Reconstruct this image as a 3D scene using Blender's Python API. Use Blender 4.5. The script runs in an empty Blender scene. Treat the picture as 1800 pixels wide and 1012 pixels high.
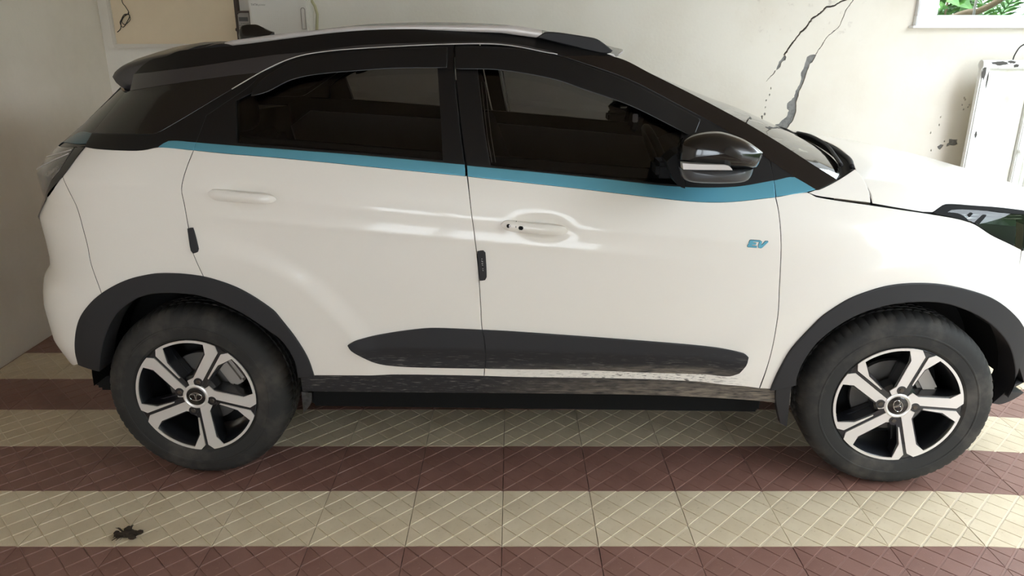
import bpy, bmesh, math, random, json
import numpy as np
from mathutils import Vector, Matrix
from mathutils.geometry import delaunay_2d_cdt
random.seed(7)
C = bpy.context.scene
COL = C.collection
# ------------------------------------------------------------------ camera, sky, exposure
cam = bpy.data.cameras.new('camera'); cam.sensor_width = 36; cam.lens = 26.382
cam.clip_start = .05; cam.clip_end = 200
co = bpy.data.objects.new('camera', cam); COL.objects.link(co)
co.location = (0, 0, 1.5603); co.rotation_euler = (math.pi/2-.3233, 0, 0)
C.camera = co
C.view_settings.view_transform = 'Standard'; C.view_settings.look = 'None'
C.view_settings.gamma = 1; C.view_settings.use_curve_mapping = False
C.view_settings.exposure = 0.13
world = bpy.data.worlds.new('sky'); C.world = world; world.use_nodes = True
bg = world.node_tree.nodes['Background']
bg.inputs['Color'].default_value = (.84, .925, 1.0, 1); bg.inputs['Strength'].default_value = 9.4
C.cycles.max_bounces = 12; C.cycles.diffuse_bounces = 6; C.cycles.transparent_max_bounces = 16

# ------------------------------------------------------------------ traced metric data
DATA = json.loads(r'''{"P":{"stripe_r":[[0.1099,1.2331],[0.2129,1.2251],[0.6094,1.1979],[0.9868,1.1653],[0.9891,1.1303],[0.7709,1.1502],[0.5618,1.17],[0.3631,1.1875],[0.214,1.1985],[0.102,1.2088]],"stripe_f":[[0.9942,1.1628],[1.1533,1.1486],[1.4501,1.1195],[1.6893,1.0945],[1.8673,1.0936],[2.0013,1.1109],[2.0017,1.0621],[1.8464,1.048],[1.7275,1.0499],[1.5729,1.0662],[1.3018,1.0971],[0.9965,1.1291]],"stripe_q":[[-0.0147,1.218],[0.0175,1.2371],[0.1099,1.2331],[0.102,1.2088]],"stripe_a":[[2.0013,1.1109],[2.073,1.1203],[2.1371,1.0841],[2.1079,1.0767],[2.0037,1.0629]],"door_r":[[0.102,1.2088],[0.214,1.1985],[0.3631,1.1875],[0.5618,1.17],[0.7709,1.1502],[0.9891,1.1303],[0.9946,1.13],[1.006,1.0399],[1.0198,0.926],[1.0289,0.8306],[1.0354,0.6886],[1.0373,0.6255],[1.0424,0.5783],[1.0483,0.5145],[1.042,0.4231],[0.8189,0.4246],[0.4392,0.4215],[0.4234,0.4938],[0.3898,0.5704],[0.3479,0.639],[0.3223,0.6747],[0.2268,0.7445],[0.1266,0.7845],[0.1021,0.7903],[0.0884,0.8324],[0.0757,0.882],[0.0682,0.9754],[0.0651,1.036],[0.0619,1.0897],[0.0729,1.1337]],"door_f":[[0.9965,1.1291],[1.3018,1.0971],[1.5729,1.0662],[1.7275,1.0499],[1.8464,1.048],[2.0017,1.0621],[2.0083,1.0308],[2.0159,0.965],[2.0225,0.8966],[2.0263,0.8392],[2.0318,0.7401],[2.0334,0.6578],[2.0281,0.527],[2.0076,0.3918],[1.9409,0.4004],[1.6211,0.4172],[1.1411,0.4204],[1.0426,0.4231],[1.0483,0.5145],[1.0424,0.5783],[1.0373,0.6255],[1.0354,0.6886],[1.0289,0.8306],[1.0198,0.926],[1.006,1.0399]],"quarter":[[-0.2783,1.2128],[-0.2266,1.2094],[-0.0859,1.2072],[-0.05,1.2109],[-0.0129,1.218],[0.102,1.2088],[0.0729,1.1337],[0.0619,1.0897],[0.0651,1.036],[0.0682,0.9754],[0.0757,0.882],[0.0884,0.8324],[0.1021,0.7903],[0.0506,0.798],[-0.0268,0.8013],[-0.0783,0.7968],[-0.1559,0.7777],[-0.2367,0.7393],[-0.2615,0.7262],[-0.2768,0.7964],[-0.284,0.8465],[-0.2871,0.8869],[-0.3016,0.9999],[-0.3475,1.1195]],"bumper_r":[[-0.3475,1.1195],[-0.3016,0.9999],[-0.2871,0.8869],[-0.284,0.8465],[-0.2768,0.7964],[-0.2615,0.7262],[-0.3016,0.6913],[-0.3592,0.6261],[-0.4028,0.532],[-0.4228,0.4392],[-0.5659,0.363],[-0.6084,0.4143],[-0.6289,0.4656],[-0.6388,0.5169],[-0.6407,0.5682],[-0.6439,0.6195],[-0.6399,0.6708],[-0.6258,0.7222],[-0.5922,0.7735],[-0.5884,0.8248],[-0.5901,0.8761],[-0.5933,0.9274],[-0.5834,0.9787],[-0.5616,1.03],[-0.4586,1.0378]],"d_glass":[[-0.2065,1.3756],[-0.1799,1.3839],[0.0317,1.4159],[0.1865,1.4361],[0.3081,1.4523],[0.2077,1.3938],[-0.011,1.2652],[-0.0402,1.2565],[-0.1234,1.2553],[-0.2718,1.2525]],"d_trim":[[-0.2808,1.2126],[-0.2269,1.2103],[-0.0859,1.2081],[-0.0501,1.2118],[-0.013,1.2206],[0.0175,1.2371],[0.1099,1.2331],[0.1322,1.3136],[0.1974,1.3571],[0.2674,1.4063],[0.3081,1.4523],[0.2077,1.3938],[-0.011,1.2652],[-0.0402,1.2565],[-0.1234,1.2553],[-0.2718,1.2525]],"tailgate_side":[[-0.2065,1.3756],[-0.2896,1.385],[-0.3126,1.3606],[-0.3372,1.3362],[-0.3617,1.3119],[-0.3857,1.2875],[-0.4098,1.2631],[-0.4398,1.2388],[-0.4694,1.2144],[-0.4975,1.19],[-0.2817,1.2142],[-0.2718,1.2525]],"lamp_border":[[-0.2783,1.2128],[-0.3448,1.1227],[-0.4586,1.0378],[-0.5919,0.9048],[-0.3837,1.1197],[-0.3627,1.1419],[-0.3251,1.2071]],"lamp_lens":[[-0.3251,1.2071],[-0.4975,1.19],[-0.5179,1.17],[-0.5382,1.15],[-0.5571,1.13],[-0.5717,1.11],[-0.5699,1.09],[-0.5682,1.07],[-0.5651,1.05],[-0.5919,0.9048],[-0.3837,1.1197],[-0.3627,1.1419]],"roof_side":[[-0.1799,1.3839],[-0.175,1.4353],[0.0785,1.4643],[0.3335,1.5006],[0.4347,1.5088],[0.6366,1.5322],[0.8892,1.5403],[1.0946,1.5392],[1.2496,1.5163],[1.3018,1.4972],[1.2496,1.5082],[1.0949,1.532],[0.8897,1.5339],[0.6281,1.5214],[0.4865,1.5088],[0.3964,1.4899],[0.3081,1.4523],[0.1865,1.4361],[0.0317,1.4159]],"roof_rail_base":[[-0.175,1.4353],[-0.1106,1.4808],[-0.0404,1.4961],[0.0046,1.5127],[0.1742,1.5276],[0.3278,1.5458],[0.5305,1.5704],[0.6815,1.5806],[0.8847,1.5825],[1.0929,1.5752],[1.2242,1.5585],[1.3026,1.5436],[1.4375,1.5103],[1.484,1.4938],[1.3018,1.4972],[1.2496,1.5163],[1.0946,1.5392],[0.8892,1.5403],[0.6366,1.5322],[0.4347,1.5088],[0.3335,1.5006],[0.0785,1.4643]],"a_pillar":[[1.3018,1.4972],[1.484,1.4938],[1.6139,1.4369],[1.7693,1.3634],[1.8712,1.3124],[1.9465,1.273],[2.0429,1.217],[2.1373,1.1576],[2.2139,1.1114],[2.1425,1.0824],[2.073,1.1203],[2.0002,1.1678],[1.8655,1.2565],[1.7141,1.3335],[1.534,1.4212],[1.3791,1.4744]],"frame_f":[[0.9942,1.1628],[1.1533,1.1486],[1.4501,1.1195],[1.6893,1.0945],[1.8673,1.0936],[2.0013,1.1109],[1.9997,1.1388],[1.9965,1.1687],[1.8655,1.2565],[1.7141,1.3335],[1.534,1.4212],[1.3791,1.4744],[1.3018,1.4954],[1.1471,1.5237],[0.9414,1.533],[0.9472,1.4558],[0.9582,1.3657],[0.9839,1.2086]],"glass_f":[[1.0165,1.4807],[1.0966,1.4788],[1.2746,1.4479],[1.3782,1.4152],[1.5361,1.3623],[1.7106,1.279],[1.698,1.2087],[1.6801,1.0996],[1.4501,1.1237],[1.1533,1.1529],[1.07,1.1613],[1.0514,1.2494],[1.0265,1.406]],"visor_f":[[0.9489,1.4611],[1.0971,1.4573],[1.2747,1.4283],[1.378,1.3957],[1.5356,1.3428],[1.7094,1.2617],[1.7413,1.2458],[1.7666,1.2941],[1.7133,1.3211],[1.5336,1.4087],[1.3789,1.4636],[1.3017,1.4873],[1.1473,1.5165],[0.9478,1.5239]],"frame_r":[[0.1099,1.2331],[0.1322,1.3136],[0.1974,1.3571],[0.2674,1.4063],[0.3083,1.4506],[0.3966,1.4881],[0.4866,1.5079],[0.6282,1.5205],[0.8898,1.533],[0.9357,1.533],[0.9415,1.4558],[0.9526,1.3657],[0.9783,1.2086],[0.9868,1.1653],[0.6094,1.1979],[0.2129,1.2251]],"glass_r":[[0.2241,1.3572],[0.2423,1.2307],[0.6092,1.2038],[0.9145,1.178],[0.9052,1.2843],[0.8835,1.479],[0.6324,1.4703],[0.4856,1.4579],[0.4015,1.4401],[0.3287,1.4064],[0.2707,1.38]],"visor_r":[[0.2807,1.3765],[0.3305,1.3906],[0.4029,1.4259],[0.4869,1.4437],[0.6335,1.4561],[0.7424,1.4631],[0.9146,1.4647],[0.9135,1.5221],[0.8906,1.5221],[0.6291,1.5097],[0.4879,1.4954],[0.3981,1.4738],[0.322,1.4311],[0.2845,1.3922]],"tri_trim":[[2.0013,1.1109],[1.9997,1.1388],[2.0002,1.1678],[2.073,1.1203]],"cowl_side":[[2.1114,1.0743],[2.1351,1.0832],[2.1484,1.084],[2.2136,1.1098],[2.2802,1.142],[2.2984,1.1223],[2.3103,1.0915],[2.3148,1.0653],[2.3138,1.0438],[2.2195,1.0541],[2.1366,1.0651]],"fender":[[2.1078,1.0759],[2.1363,1.0626],[2.3168,1.0371],[2.5167,1.0085],[2.6093,0.9922],[2.6604,0.9753],[2.7193,0.9408],[2.7933,0.9076],[2.8492,0.882],[2.8516,0.8407],[2.8502,0.7907],[2.8171,0.7452],[2.7728,0.7133],[2.6706,0.754],[2.5597,0.7806],[2.4609,0.7868],[2.3855,0.7797],[2.3239,0.762],[2.2601,0.7339],[2.1973,0.6864],[2.171,0.6592],[2.0995,0.5563],[2.0652,0.4676],[2.0476,0.39],[2.0096,0.3918],[2.0281,0.527],[2.0334,0.6578],[2.0318,0.7401],[2.0263,0.8392],[2.0225,0.8966],[2.0159,0.965],[2.0083,1.0308],[2.0027,1.0621]],"lamp_bar":[[2.5174,1.0135],[2.5428,1.0281],[2.5657,1.0368],[2.6607,1.0305],[2.7574,1.0213],[2.8494,1.0081],[2.8481,0.9986],[2.7556,1.0095],[2.6997,1.0175],[2.6372,1.0227],[2.5815,1.0231],[2.5644,1.0143],[2.6109,1.0065],[2.6406,0.9837],[2.6115,0.9939]],"lamp_post":[[2.6348,1.006],[2.6478,1.0123],[2.6534,1.0088],[2.64,0.9991]],"lamp_post2":[[2.6566,0.9815],[2.6896,1.0043],[2.7017,1.0022],[2.6727,0.9766]],"lip_f":[[2.9733,0.3458],[3.0556,0.3309],[2.92,0.5],[3.13,0.46],[3.12,0.34],[2.96,0.32],[3.0965,0.2667],[2.9733,0.2556],[2.9171,0.2726],[2.9584,0.3159]],"bumper_f":[[2.7728,0.7133],[2.8171,0.7452],[2.8502,0.7907],[2.8516,0.8407],[2.8501,0.8781],[2.99,0.885],[3.12,0.88],[3.15,0.8],[3.15,0.6],[3.14,0.45],[2.905,0.5],[2.895,0.57],[2.8825,0.6357]],"headlamp":[[2.5174,1.0135],[2.5428,1.0281],[2.5656,1.036],[2.6606,1.0297],[2.7573,1.0204],[2.8493,1.0072],[2.859,0.8812],[2.7928,0.9105],[2.7191,0.9436],[2.6605,0.9779],[2.6106,0.9947]],"arch_r":[[-0.4228,0.4392],[-0.4028,0.532],[-0.3592,0.6261],[-0.3016,0.6913],[-0.2367,0.7393],[-0.1559,0.7777],[-0.0783,0.7968],[-0.0268,0.8013],[0.0506,0.798],[0.1266,0.7845],[0.2268,0.7445],[0.3223,0.6747],[0.3479,0.639],[0.3898,0.5704],[0.4234,0.4938],[0.4382,0.4215],[0.3878,0.4184],[0.3857,0.4813],[0.3508,0.5612],[0.3134,0.5979],[0.2174,0.6714],[0.1177,0.7206],[0.0551,0.7356],[-0.0208,0.74],[-0.0887,0.7341],[-0.1455,0.7138],[-0.2189,0.6603],[-0.2808,0.5678],[-0.3123,0.4966],[-0.3375,0.4271]],"arch_f":[[2.0476,0.39],[2.0652,0.4676],[2.0995,0.5563],[2.171,0.6592],[2.1973,0.6864],[2.2601,0.7339],[2.3239,0.762],[2.3855,0.7797],[2.4609,0.7868],[2.5597,0.7806],[2.6706,0.754],[2.7728,0.7133],[2.8825,0.6357],[2.9559,0.559],[2.9605,0.2995],[2.9643,0.3793],[2.9275,0.4651],[2.8716,0.5488],[2.7786,0.6317],[2.6862,0.6854],[2.5788,0.7227],[2.4689,0.7296],[2.3666,0.7145],[2.2697,0.6723],[2.1821,0.5961],[2.1383,0.5152],[2.1223,0.4456],[2.1249,0.4127]],"sill":[[0.3853,0.4196],[0.439,0.4203],[0.8188,0.4234],[1.0426,0.4219],[1.1411,0.4197],[1.6212,0.416],[1.9411,0.3992],[2.0482,0.3859],[2.1272,0.3766],[2.1364,0.3081],[2.0379,0.3256],[1.8427,0.3397],[1.6269,0.3477],[1.1407,0.3475],[0.7049,0.3451],[0.3826,0.3443]],"clad_r":[[0.5748,0.5463],[0.604,0.562],[0.7228,0.5897],[0.8281,0.606],[0.8813,0.6092],[1.0379,0.6042],[1.0434,0.5783],[1.0483,0.5145],[1.0443,0.4582],[0.8209,0.4598],[0.7147,0.4652],[0.6614,0.4788],[0.6205,0.5024],[0.5852,0.5287]],"clad_f":[[1.0418,0.6042],[1.1415,0.5996],[1.4014,0.5826],[1.6104,0.5677],[1.7669,0.555],[1.871,0.5426],[1.9344,0.5309],[1.9494,0.5194],[1.945,0.4906],[1.9274,0.4567],[1.8974,0.4452],[1.8026,0.4469],[1.6185,0.4505],[1.3543,0.4579],[1.1412,0.458],[1.0483,0.4583],[1.0522,0.5146],[1.0473,0.5783]],"flap_r":[[0.3319,0.2773],[0.3723,0.2704],[0.3594,0.2162],[0.3168,0.1575]],"flap_f":[[2.0633,0.4401],[2.1007,0.4522],[2.1181,0.4292],[2.1205,0.3692],[2.1409,0.2135],[2.1122,0.2307],[2.0733,0.3435]],"guard_r":[[0.0705,0.9562],[0.0841,0.9582],[0.0961,0.89],[0.0931,0.8821],[0.081,0.8781],[0.0763,0.8859]],"guard_f":[[1.0296,0.8856],[1.0457,0.8877],[1.0513,0.8819],[1.0541,0.799],[1.0502,0.791],[1.0359,0.7888]],"handle_r":[[0.1519,1.0768],[0.1586,1.0833],[0.1688,1.0866],[0.2019,1.0843],[0.2349,1.0803],[0.2846,1.0756],[0.3259,1.0725],[0.3507,1.0694],[0.3637,1.0637],[0.3707,1.0548],[0.3628,1.049],[0.3493,1.0461],[0.3241,1.0447],[0.2659,1.0477],[0.2327,1.0495],[0.1994,1.0507],[0.1795,1.0531],[0.1635,1.0604],[0.155,1.0686]],"handle_f":[[1.1069,0.9789],[1.1139,0.9864],[1.1238,0.9905],[1.1403,0.9898],[1.185,0.9842],[1.2347,0.9795],[1.2844,0.9755],[1.3059,0.9715],[1.3176,0.9658],[1.3239,0.9575],[1.3179,0.9508],[1.3014,0.9465],[1.2682,0.9471],[1.2184,0.9505],[1.1686,0.9541],[1.152,0.9557],[1.1321,0.9598],[1.1172,0.9664],[1.1097,0.9731]],"badge_e":[[1.911,0.9098],[1.9177,0.9298],[1.9213,0.931],[1.951,0.9295],[1.9495,0.9253],[1.9299,0.9259],[1.9285,0.9222],[1.9393,0.9212],[1.9377,0.9158],[1.9265,0.9163],[1.925,0.9125],[1.9424,0.9108],[1.9415,0.9061],[1.9139,0.9078]],"badge_v":[[1.9519,0.9294],[1.9567,0.9259],[1.9556,0.9166],[1.9576,0.9153],[1.968,0.9274],[1.9767,0.9274],[1.9777,0.9254],[1.9597,0.9064],[1.9553,0.9045],[1.9478,0.9062],[1.9466,0.9119],[1.9484,0.9212]],"edge_glint":[[0.2076,1.3947],[0.3081,1.4523],[0.3964,1.4905],[0.4864,1.5097],[0.628,1.5223],[0.8897,1.5348],[1.0948,1.5347],[1.2496,1.5091],[1.3076,1.4963],[1.5203,1.4214]],"stripe_t":[[-0.265,1.2513],[-0.3575,1.2449],[-0.5386,1.1496],[-0.4612,1.2047],[-0.2837,1.2223]],"keyhole":[1.1308,0.9765],"hbutton":[1.171,0.9705],"hsplit":[[1.156,0.9915],[1.154,0.9565]]},"L3":{"apill":[[1.484,0.5912,1.4938],[1.6139,0.6151,1.4369],[1.7693,0.6386,1.3634],[1.8712,0.6591,1.3124],[1.9465,0.6793,1.273],[2.0429,0.7157,1.217],[2.1373,0.7603,1.1576],[2.2139,0.7976,1.1114]],"hoodedge":[[2.3024,0.737,1.1699],[2.284,0.7646,1.142],[2.3141,0.8093,1.0914],[2.3175,0.8448,1.0429],[2.423,0.8485,1.0264],[2.5176,0.8466,1.0152],[2.5659,0.8266,1.0377],[2.6607,0.8171,1.0305],[2.7574,0.803,1.0213],[2.8494,0.7842,1.0081]],"rail_bot":[[-0.0736,0.585,1.4925],[0.0373,0.585,1.5097],[0.1452,0.585,1.5248],[0.3065,0.585,1.5436],[0.5203,0.585,1.5696],[0.6781,0.585,1.5798],[0.8856,0.585,1.5825],[1.0938,0.585,1.5751],[1.2241,0.585,1.5585],[1.3021,0.585,1.5437],[1.4372,0.585,1.5104],[1.4741,0.585,1.5123]],"rail_top":[[-0.0781,0.575,1.4942],[-0.0299,0.575,1.5208],[0.036,0.575,1.5322],[0.1166,0.575,1.536],[0.1444,0.575,1.551],[0.3601,0.575,1.5771],[0.5868,0.575,1.5983],[0.7813,0.575,1.6029],[1.0215,0.575,1.6018],[1.146,0.575,1.6009],[1.2589,0.575,1.5825],[1.3017,0.575,1.577],[1.3993,0.575,1.5604],[1.4749,0.575,1.5158]],"mirror":{"top":[[1.6464,1.0,1.2076],[1.6456,1.0,1.235],[1.6542,1.0,1.2577],[1.6801,1.0,1.2758],[1.7154,1.0,1.286],[1.7512,1.0,1.2895],[1.7738,1.0,1.2885],[1.8084,1.0,1.2796],[1.8434,1.0,1.2663],[1.8794,1.0,1.245],[1.9002,1.0,1.2304],[1.8992,1.0,1.2179],[1.8855,1.0,1.1858],[1.8744,1.0,1.1834]],"split":[[1.6525,1.0,1.1847],[1.7967,1.0,1.1842],[1.8744,1.0,1.1834]],"low":[[1.6526,1.0,1.1835],[1.6586,1.0,1.1639],[1.6714,1.0,1.1454],[1.7066,1.0,1.1374],[1.7873,1.0,1.1355],[1.8444,1.0,1.1393],[1.8644,1.0,1.1464],[1.8742,1.0,1.1626],[1.8779,1.0,1.1823]],"strip":[[1.6499,1.0,1.2054],[1.6902,1.0,1.2021],[1.777,1.0,1.2002],[1.7887,1.0,1.1968],[1.7989,1.0,1.1854],[1.6914,1.0,1.186],[1.6535,1.0,1.187]]},"mirrorbase":[[1.6185,0.93,1.1967],[1.6452,0.93,1.2198],[1.6727,0.93,1.2287],[1.681,0.93,1.1129],[1.659,0.93,1.1218],[1.6332,0.93,1.1612]],"spoiler":[[-0.0804,0.57,1.4941],[-0.1447,0.57,1.4845],[-0.1912,0.57,1.4729],[-0.2446,0.57,1.4575],[-0.2785,0.57,1.4381],[-0.2894,0.57,1.4225],[-0.2787,0.57,1.4011],[-0.2645,0.57,1.3874],[-0.2295,0.57,1.3757]],"fin":[[-0.0311,0.0,1.5626],[-0.0258,0.0,1.5875],[-0.0171,0.0,1.601],[0.0028,0.0,1.6066],[0.0342,0.0,1.6077],[0.0508,0.0,1.6066],[0.0737,0.0,1.5965],[0.1036,0.0,1.5829],[0.1199,0.0,1.5784]],"cowl_near":[[2.2139,0.7976,1.1114],[2.2309,0.7892,1.1194],[2.2806,0.7633,1.1436],[2.2991,0.7497,1.1567]]},"W":{"crackB":[[1.8786,1.4496],[1.9167,1.4515],[1.91,1.4286],[1.8986,1.4056],[1.8853,1.3965],[1.8756,1.3596],[1.8669,1.3132],[1.857,1.2759],[1.8385,1.229],[1.8371,1.2007],[1.8271,1.1628],[1.8322,1.0961],[1.8213,1.048],[1.8001,1.0191],[1.7844,0.9851],[1.7614,0.9705],[1.7307,0.9803],[1.6989,0.9997],[1.7066,1.0191],[1.7307,1.0239],[1.7476,1.048],[1.7748,1.0673],[1.7851,1.1056],[1.7716,1.12],[1.7697,1.1533],[1.7919,1.1723],[1.8091,1.1912],[1.8143,1.229],[1.834,1.2665],[1.841,1.3039],[1.8345,1.341],[1.8492,1.378],[1.8562,1.4148],[1.861,1.4377]],"crackBup":[[2.116,1.7907],[2.0889,1.7513],[2.0698,1.7206],[2.0572,1.6764],[2.0446,1.6319],[2.0331,1.6123],[2.0075,1.5917],[1.9738,1.5603],[1.9543,1.5287],[1.9394,1.497],[1.9233,1.4743],[1.9136,1.4533]],"crackAup":[[2.0707,1.7802],[2.0264,1.7627],[1.992,1.7399],[1.946,1.7337],[1.9213,1.7073],[1.896,1.6852],[1.8611,1.6631],[1.842,1.6275],[1.8175,1.5962],[1.8002,1.5827],[1.7724,1.5377],[1.7519,1.5106],[1.7318,1.4788],[1.7144,1.4469]],"crackA1":[[1.7177,1.4515],[1.7299,1.4377],[1.7272,1.4194],[1.7107,1.413],[1.7024,1.4011],[1.7003,1.378],[1.6874,1.3642],[1.6737,1.3577],[1.6782,1.378],[1.6857,1.3965],[1.687,1.4102],[1.7041,1.4286]],"crackAlow":[[1.6692,1.3549],[1.6616,1.3364],[1.6399,1.315],[1.6184,1.2899]],"dots":[[1.653,1.2477],[1.6499,1.2054],[1.6311,1.1723],[1.6308,1.1295],[1.6325,1.0865],[1.6159,1.0673],[1.6121,1.048]],"patch1":[[2.8506,0.9266],[2.9056,0.9237],[2.9135,0.8923],[2.8885,0.8824],[2.8628,0.8873],[2.8398,0.8775],[2.8417,0.8942],[2.8551,0.9021]],"patch2":[[2.7832,0.8775],[2.8023,0.8923],[2.8231,0.8873],[2.8178,0.8726],[2.8036,0.8578],[2.7898,0.8627]],"spots":[[2.8998,1.1865],[2.8953,1.1438],[2.9352,1.1295],[2.7706,1.0673],[2.7698,1.0171],[2.7243,0.9686],[2.9717,1.0673],[2.9086,1.1152],[2.8235,0.9119],[2.7478,0.8528],[2.9422,1.1438],[2.9084,1.177]],"win":[[2.4969,1.7732],[2.5019,1.6409],[3.1888,1.6225],[2.6456,1.6875],[3.1758,1.6825],[2.9243,1.7404]],"board":[[-2.4752,1.4824],[-2.4713,1.5062],[-2.082,1.5062],[-1.7114,1.7732],[-1.7071,1.5671],[-1.6833,1.7732]],"wire":[[-2.3847,1.7732],[-2.363,1.7338],[-2.3548,1.6974],[-2.3938,1.6742],[-2.4134,1.6409],[-2.3965,1.6142],[-2.3688,1.6543],[-2.3534,1.6842],[-2.3775,1.6875],[-2.4042,1.6543],[-2.4225,1.6075]],"box":[[-1.5886,1.7732],[-1.5904,1.5941],[-1.2296,1.6209],[-1.2274,1.7732],[-1.5743,1.7436],[-1.5043,1.7404],[-1.2788,1.7074],[-1.2582,1.6175]],"meter":[[-1.6924,1.6941],[-1.593,1.7007],[-1.5861,1.6342],[-1.6864,1.6242],[-1.6693,1.6809],[-1.6019,1.6842],[-1.675,1.6309],[-1.5932,1.6342]],"hose":[[-1.2247,1.7634],[-1.2061,1.7338],[-1.1956,1.6908],[-1.2054,1.6142]],"gate":[[2.8435,1.4264],[2.852,0.8606],[2.851,0.7528],[2.8986,1.4264],[2.9003,1.3668],[3.1149,1.3668],[3.1041,1.4165],[3.1538,1.106],[3.1454,0.6911],[3.1988,0.8141],[3.2432,0.6067],[3.1564,0.8105]],"loop":[[3.0405,1.4583],[3.0571,1.4947],[3.0882,1.5111],[3.1214,1.5177]]}}''')
PL, L3, WL = DATA['P'], DATA['L3'], DATA['W']
RW, RU, BU, BS = [[0.363, 0.4067, 0.4878, 0.5761, 0.6277, 0.6749, 0.7217, 0.7659, 0.8027, 0.8667, 0.9451, 0.9575, 1.0245, 1.0647, 1.1142, 1.1527, 1.1958, 1.2323, 1.2616, 1.3146, 1.3835], [-0.6374, -0.6769, -0.7092, -0.7125, -0.7159, -0.711, -0.6976, -0.6649, -0.6593, -0.661, -0.6659, -0.6655, -0.6321, -0.6392, -0.6436, -0.6071, -0.5631, -0.5194, -0.4828, -0.4305, -0.3611], [-0.6, 0.0175, 0.1099, 0.2129, 0.6094, 0.9868, 1.1533, 1.4501, 1.6893, 2.1, 2.6], [0.1021, 0.0721, 0.0681, 0.0601, 0.0329, 0.0003, -0.0164, -0.0455, -0.0705, -0.0855, -0.1005]]
HANDLES = [(.262, 1.063), (1.224, .968)]; CRA, CRB, CLA, CLB = 1.088, -.088, 1.011, -.085
def sst(a,b,x):
    t=np.clip((np.asarray(x,float)-a)/(b-a),0,1); return t*t*(3-2*t)
_W=[-.3,.15,.25,.35,.45,.6,.75,.9,1.0,1.08,1.168,1.30,1.45,1.53,1.60,1.66,1.9]
_V=[.60,.80,.84,.868,.885,.896,.902,.902,.897,.884,.856,.781,.688,.632,.545,.45,.2]
_tw=np.linspace(-.3,1.9,881)
_tv=np.interp(_tw,_W,_V)
_k=np.exp(-.5*(np.arange(-24,25)/8.)**2);_k/=_k.sum()
_tv=np.convolve(np.pad(_tv,24,mode='edge'),_k,'valid')
def rear_end(w): return np.interp(w,RW,RU)
LR=.55;NR=3.0;LF=1.25;NF=3.0;UF=3.31
def belt_shift(u): return np.interp(u,BU,BS)
def ridge(d,a,s): return a*np.exp(-np.sqrt((d/s)**2+.05))
def S0(u,w):
    u=np.asarray(u,float);w=np.asarray(w,float)
    s=w-belt_shift(u)*sst(.55,1.05,w)
    v=np.interp(s,_tw,_tv)
    v=v-sst(1.02,1.45,s)*(.11*sst(1.1,2.4,u)+.05*sst(.6,-.4,u))
    t=np.clip((rear_end(w)+LR-u)/LR,0,.9999)
    v=v*(1-t**NR)**(1/NR)
    t=np.clip((u-(UF-LF))/LF,0,.9999)
    return v*(1-t**NF)**(1/NF)
def S(u,w):
    u=np.asarray(u,float);w=np.asarray(w,float)
    v=S0(u,w)
    # wheel-arch haunches
    for cu,cw,R,a in ((.0,.30,.63,.009),(2.498,.30,.60,.012)):
        d=np.hypot((u-cu)/1.12,w-cw)
        v=v+a*(1-sst(R-.05,R+.035,d))*sst(1.08,.9,w)
    # shoulder crease and lower crease
    ws=1.035-.045*np.clip(u,-.5,2.2)/1.0*.5
    v=v+ridge(w-(CRA+CRB*u),.0045,.022)*sst(-.55,-.2,u)*sst(2.3,1.6,u)
    v=v+ridge(w-(CLA+CLB*u),.0045,.014)*sst(.05,.3,u)*sst(1.9,1.2,u)
    # bowls behind the door handles
    for hu,hw_ in HANDLES:
        q=((u-hu-.018)/.092)**2+((w-hw_+.09*(u-hu)-.002)/.034)**2
        v=v-.012*np.exp(-q**2*.9)
    return v

# ------------------------------------------------------------------ node helpers
def mat(name, col, rough=.5, metal=0., coat=0., spec=.5, bump=None, vary=None, coat_rough=.03):
    m = bpy.data.materials.new(name); m.use_nodes = True
    nt = m.node_tree; b = nt.nodes['Principled BSDF']
    b.inputs['Base Color'].default_value = (*col, 1)
    b.inputs['Roughness'].default_value = rough; b.inputs['Metallic'].default_value = metal
    b.inputs['Coat Weight'].default_value = coat; b.inputs['Coat Roughness'].default_value = coat_rough
    b.inputs['Specular IOR Level'].default_value = spec
    if vary:      # (scale, second colour, low, high)
        f = noise_mask(nt, vary[0], vary[2], vary[3]); mixin(nt, b, f, vary[1])
    if bump:      # (scale, strength, distance)
        n = nt.nodes.new('ShaderNodeTexNoise'); n.inputs['Scale'].default_value = bump[0]; n.inputs['Detail'].default_value = 4
        tc = nt.nodes.new('ShaderNodeTexCoord'); nt.links.new(tc.outputs['Object'], n.inputs['Vector'])
        bp = nt.nodes.new('ShaderNodeBump'); bp.inputs['Strength'].default_value = bump[1]; bp.inputs['Distance'].default_value = bump[2]
        nt.links.new(n.outputs['Fac'], bp.inputs['Height']); nt.links.new(bp.outputs['Normal'], b.inputs['Normal'])
    return m
def math_node(nt, op, a, b=None, clamp=False):
    n = nt.nodes.new('ShaderNodeMath'); n.operation = op; n.use_clamp = clamp
    for i, x in enumerate((a, b)):
        if x is None: continue
        if isinstance(x, (int, float)): n.inputs[i].default_value = x
        else: nt.links.new(x, n.inputs[i])
    return n.outputs[0]
def noise_mask(nt, scale, lo, hi, detail=5., coord='Object', rough=.6):
    tc = nt.nodes.new('ShaderNodeTexCoord'); mp = nt.nodes.new('ShaderNodeMapping')
    mp.inputs['Scale'].default_value = scale if isinstance(scale, tuple) else (scale,)*3
    nt.links.new(tc.outputs[coord], mp.inputs['Vector'])
    n = nt.nodes.new('ShaderNodeTexNoise'); n.inputs['Scale'].default_value = 1; n.inputs['Detail'].default_value = detail
    n.inputs['Roughness'].default_value = rough
    nt.links.new(mp.outputs[0], n.inputs['Vector'])
    r = nt.nodes.new('ShaderNodeMapRange'); r.inputs[1].default_value = lo; r.inputs[2].default_value = hi
    nt.links.new(n.outputs['Fac'], r.inputs[0]); return r.outputs[0]
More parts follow.
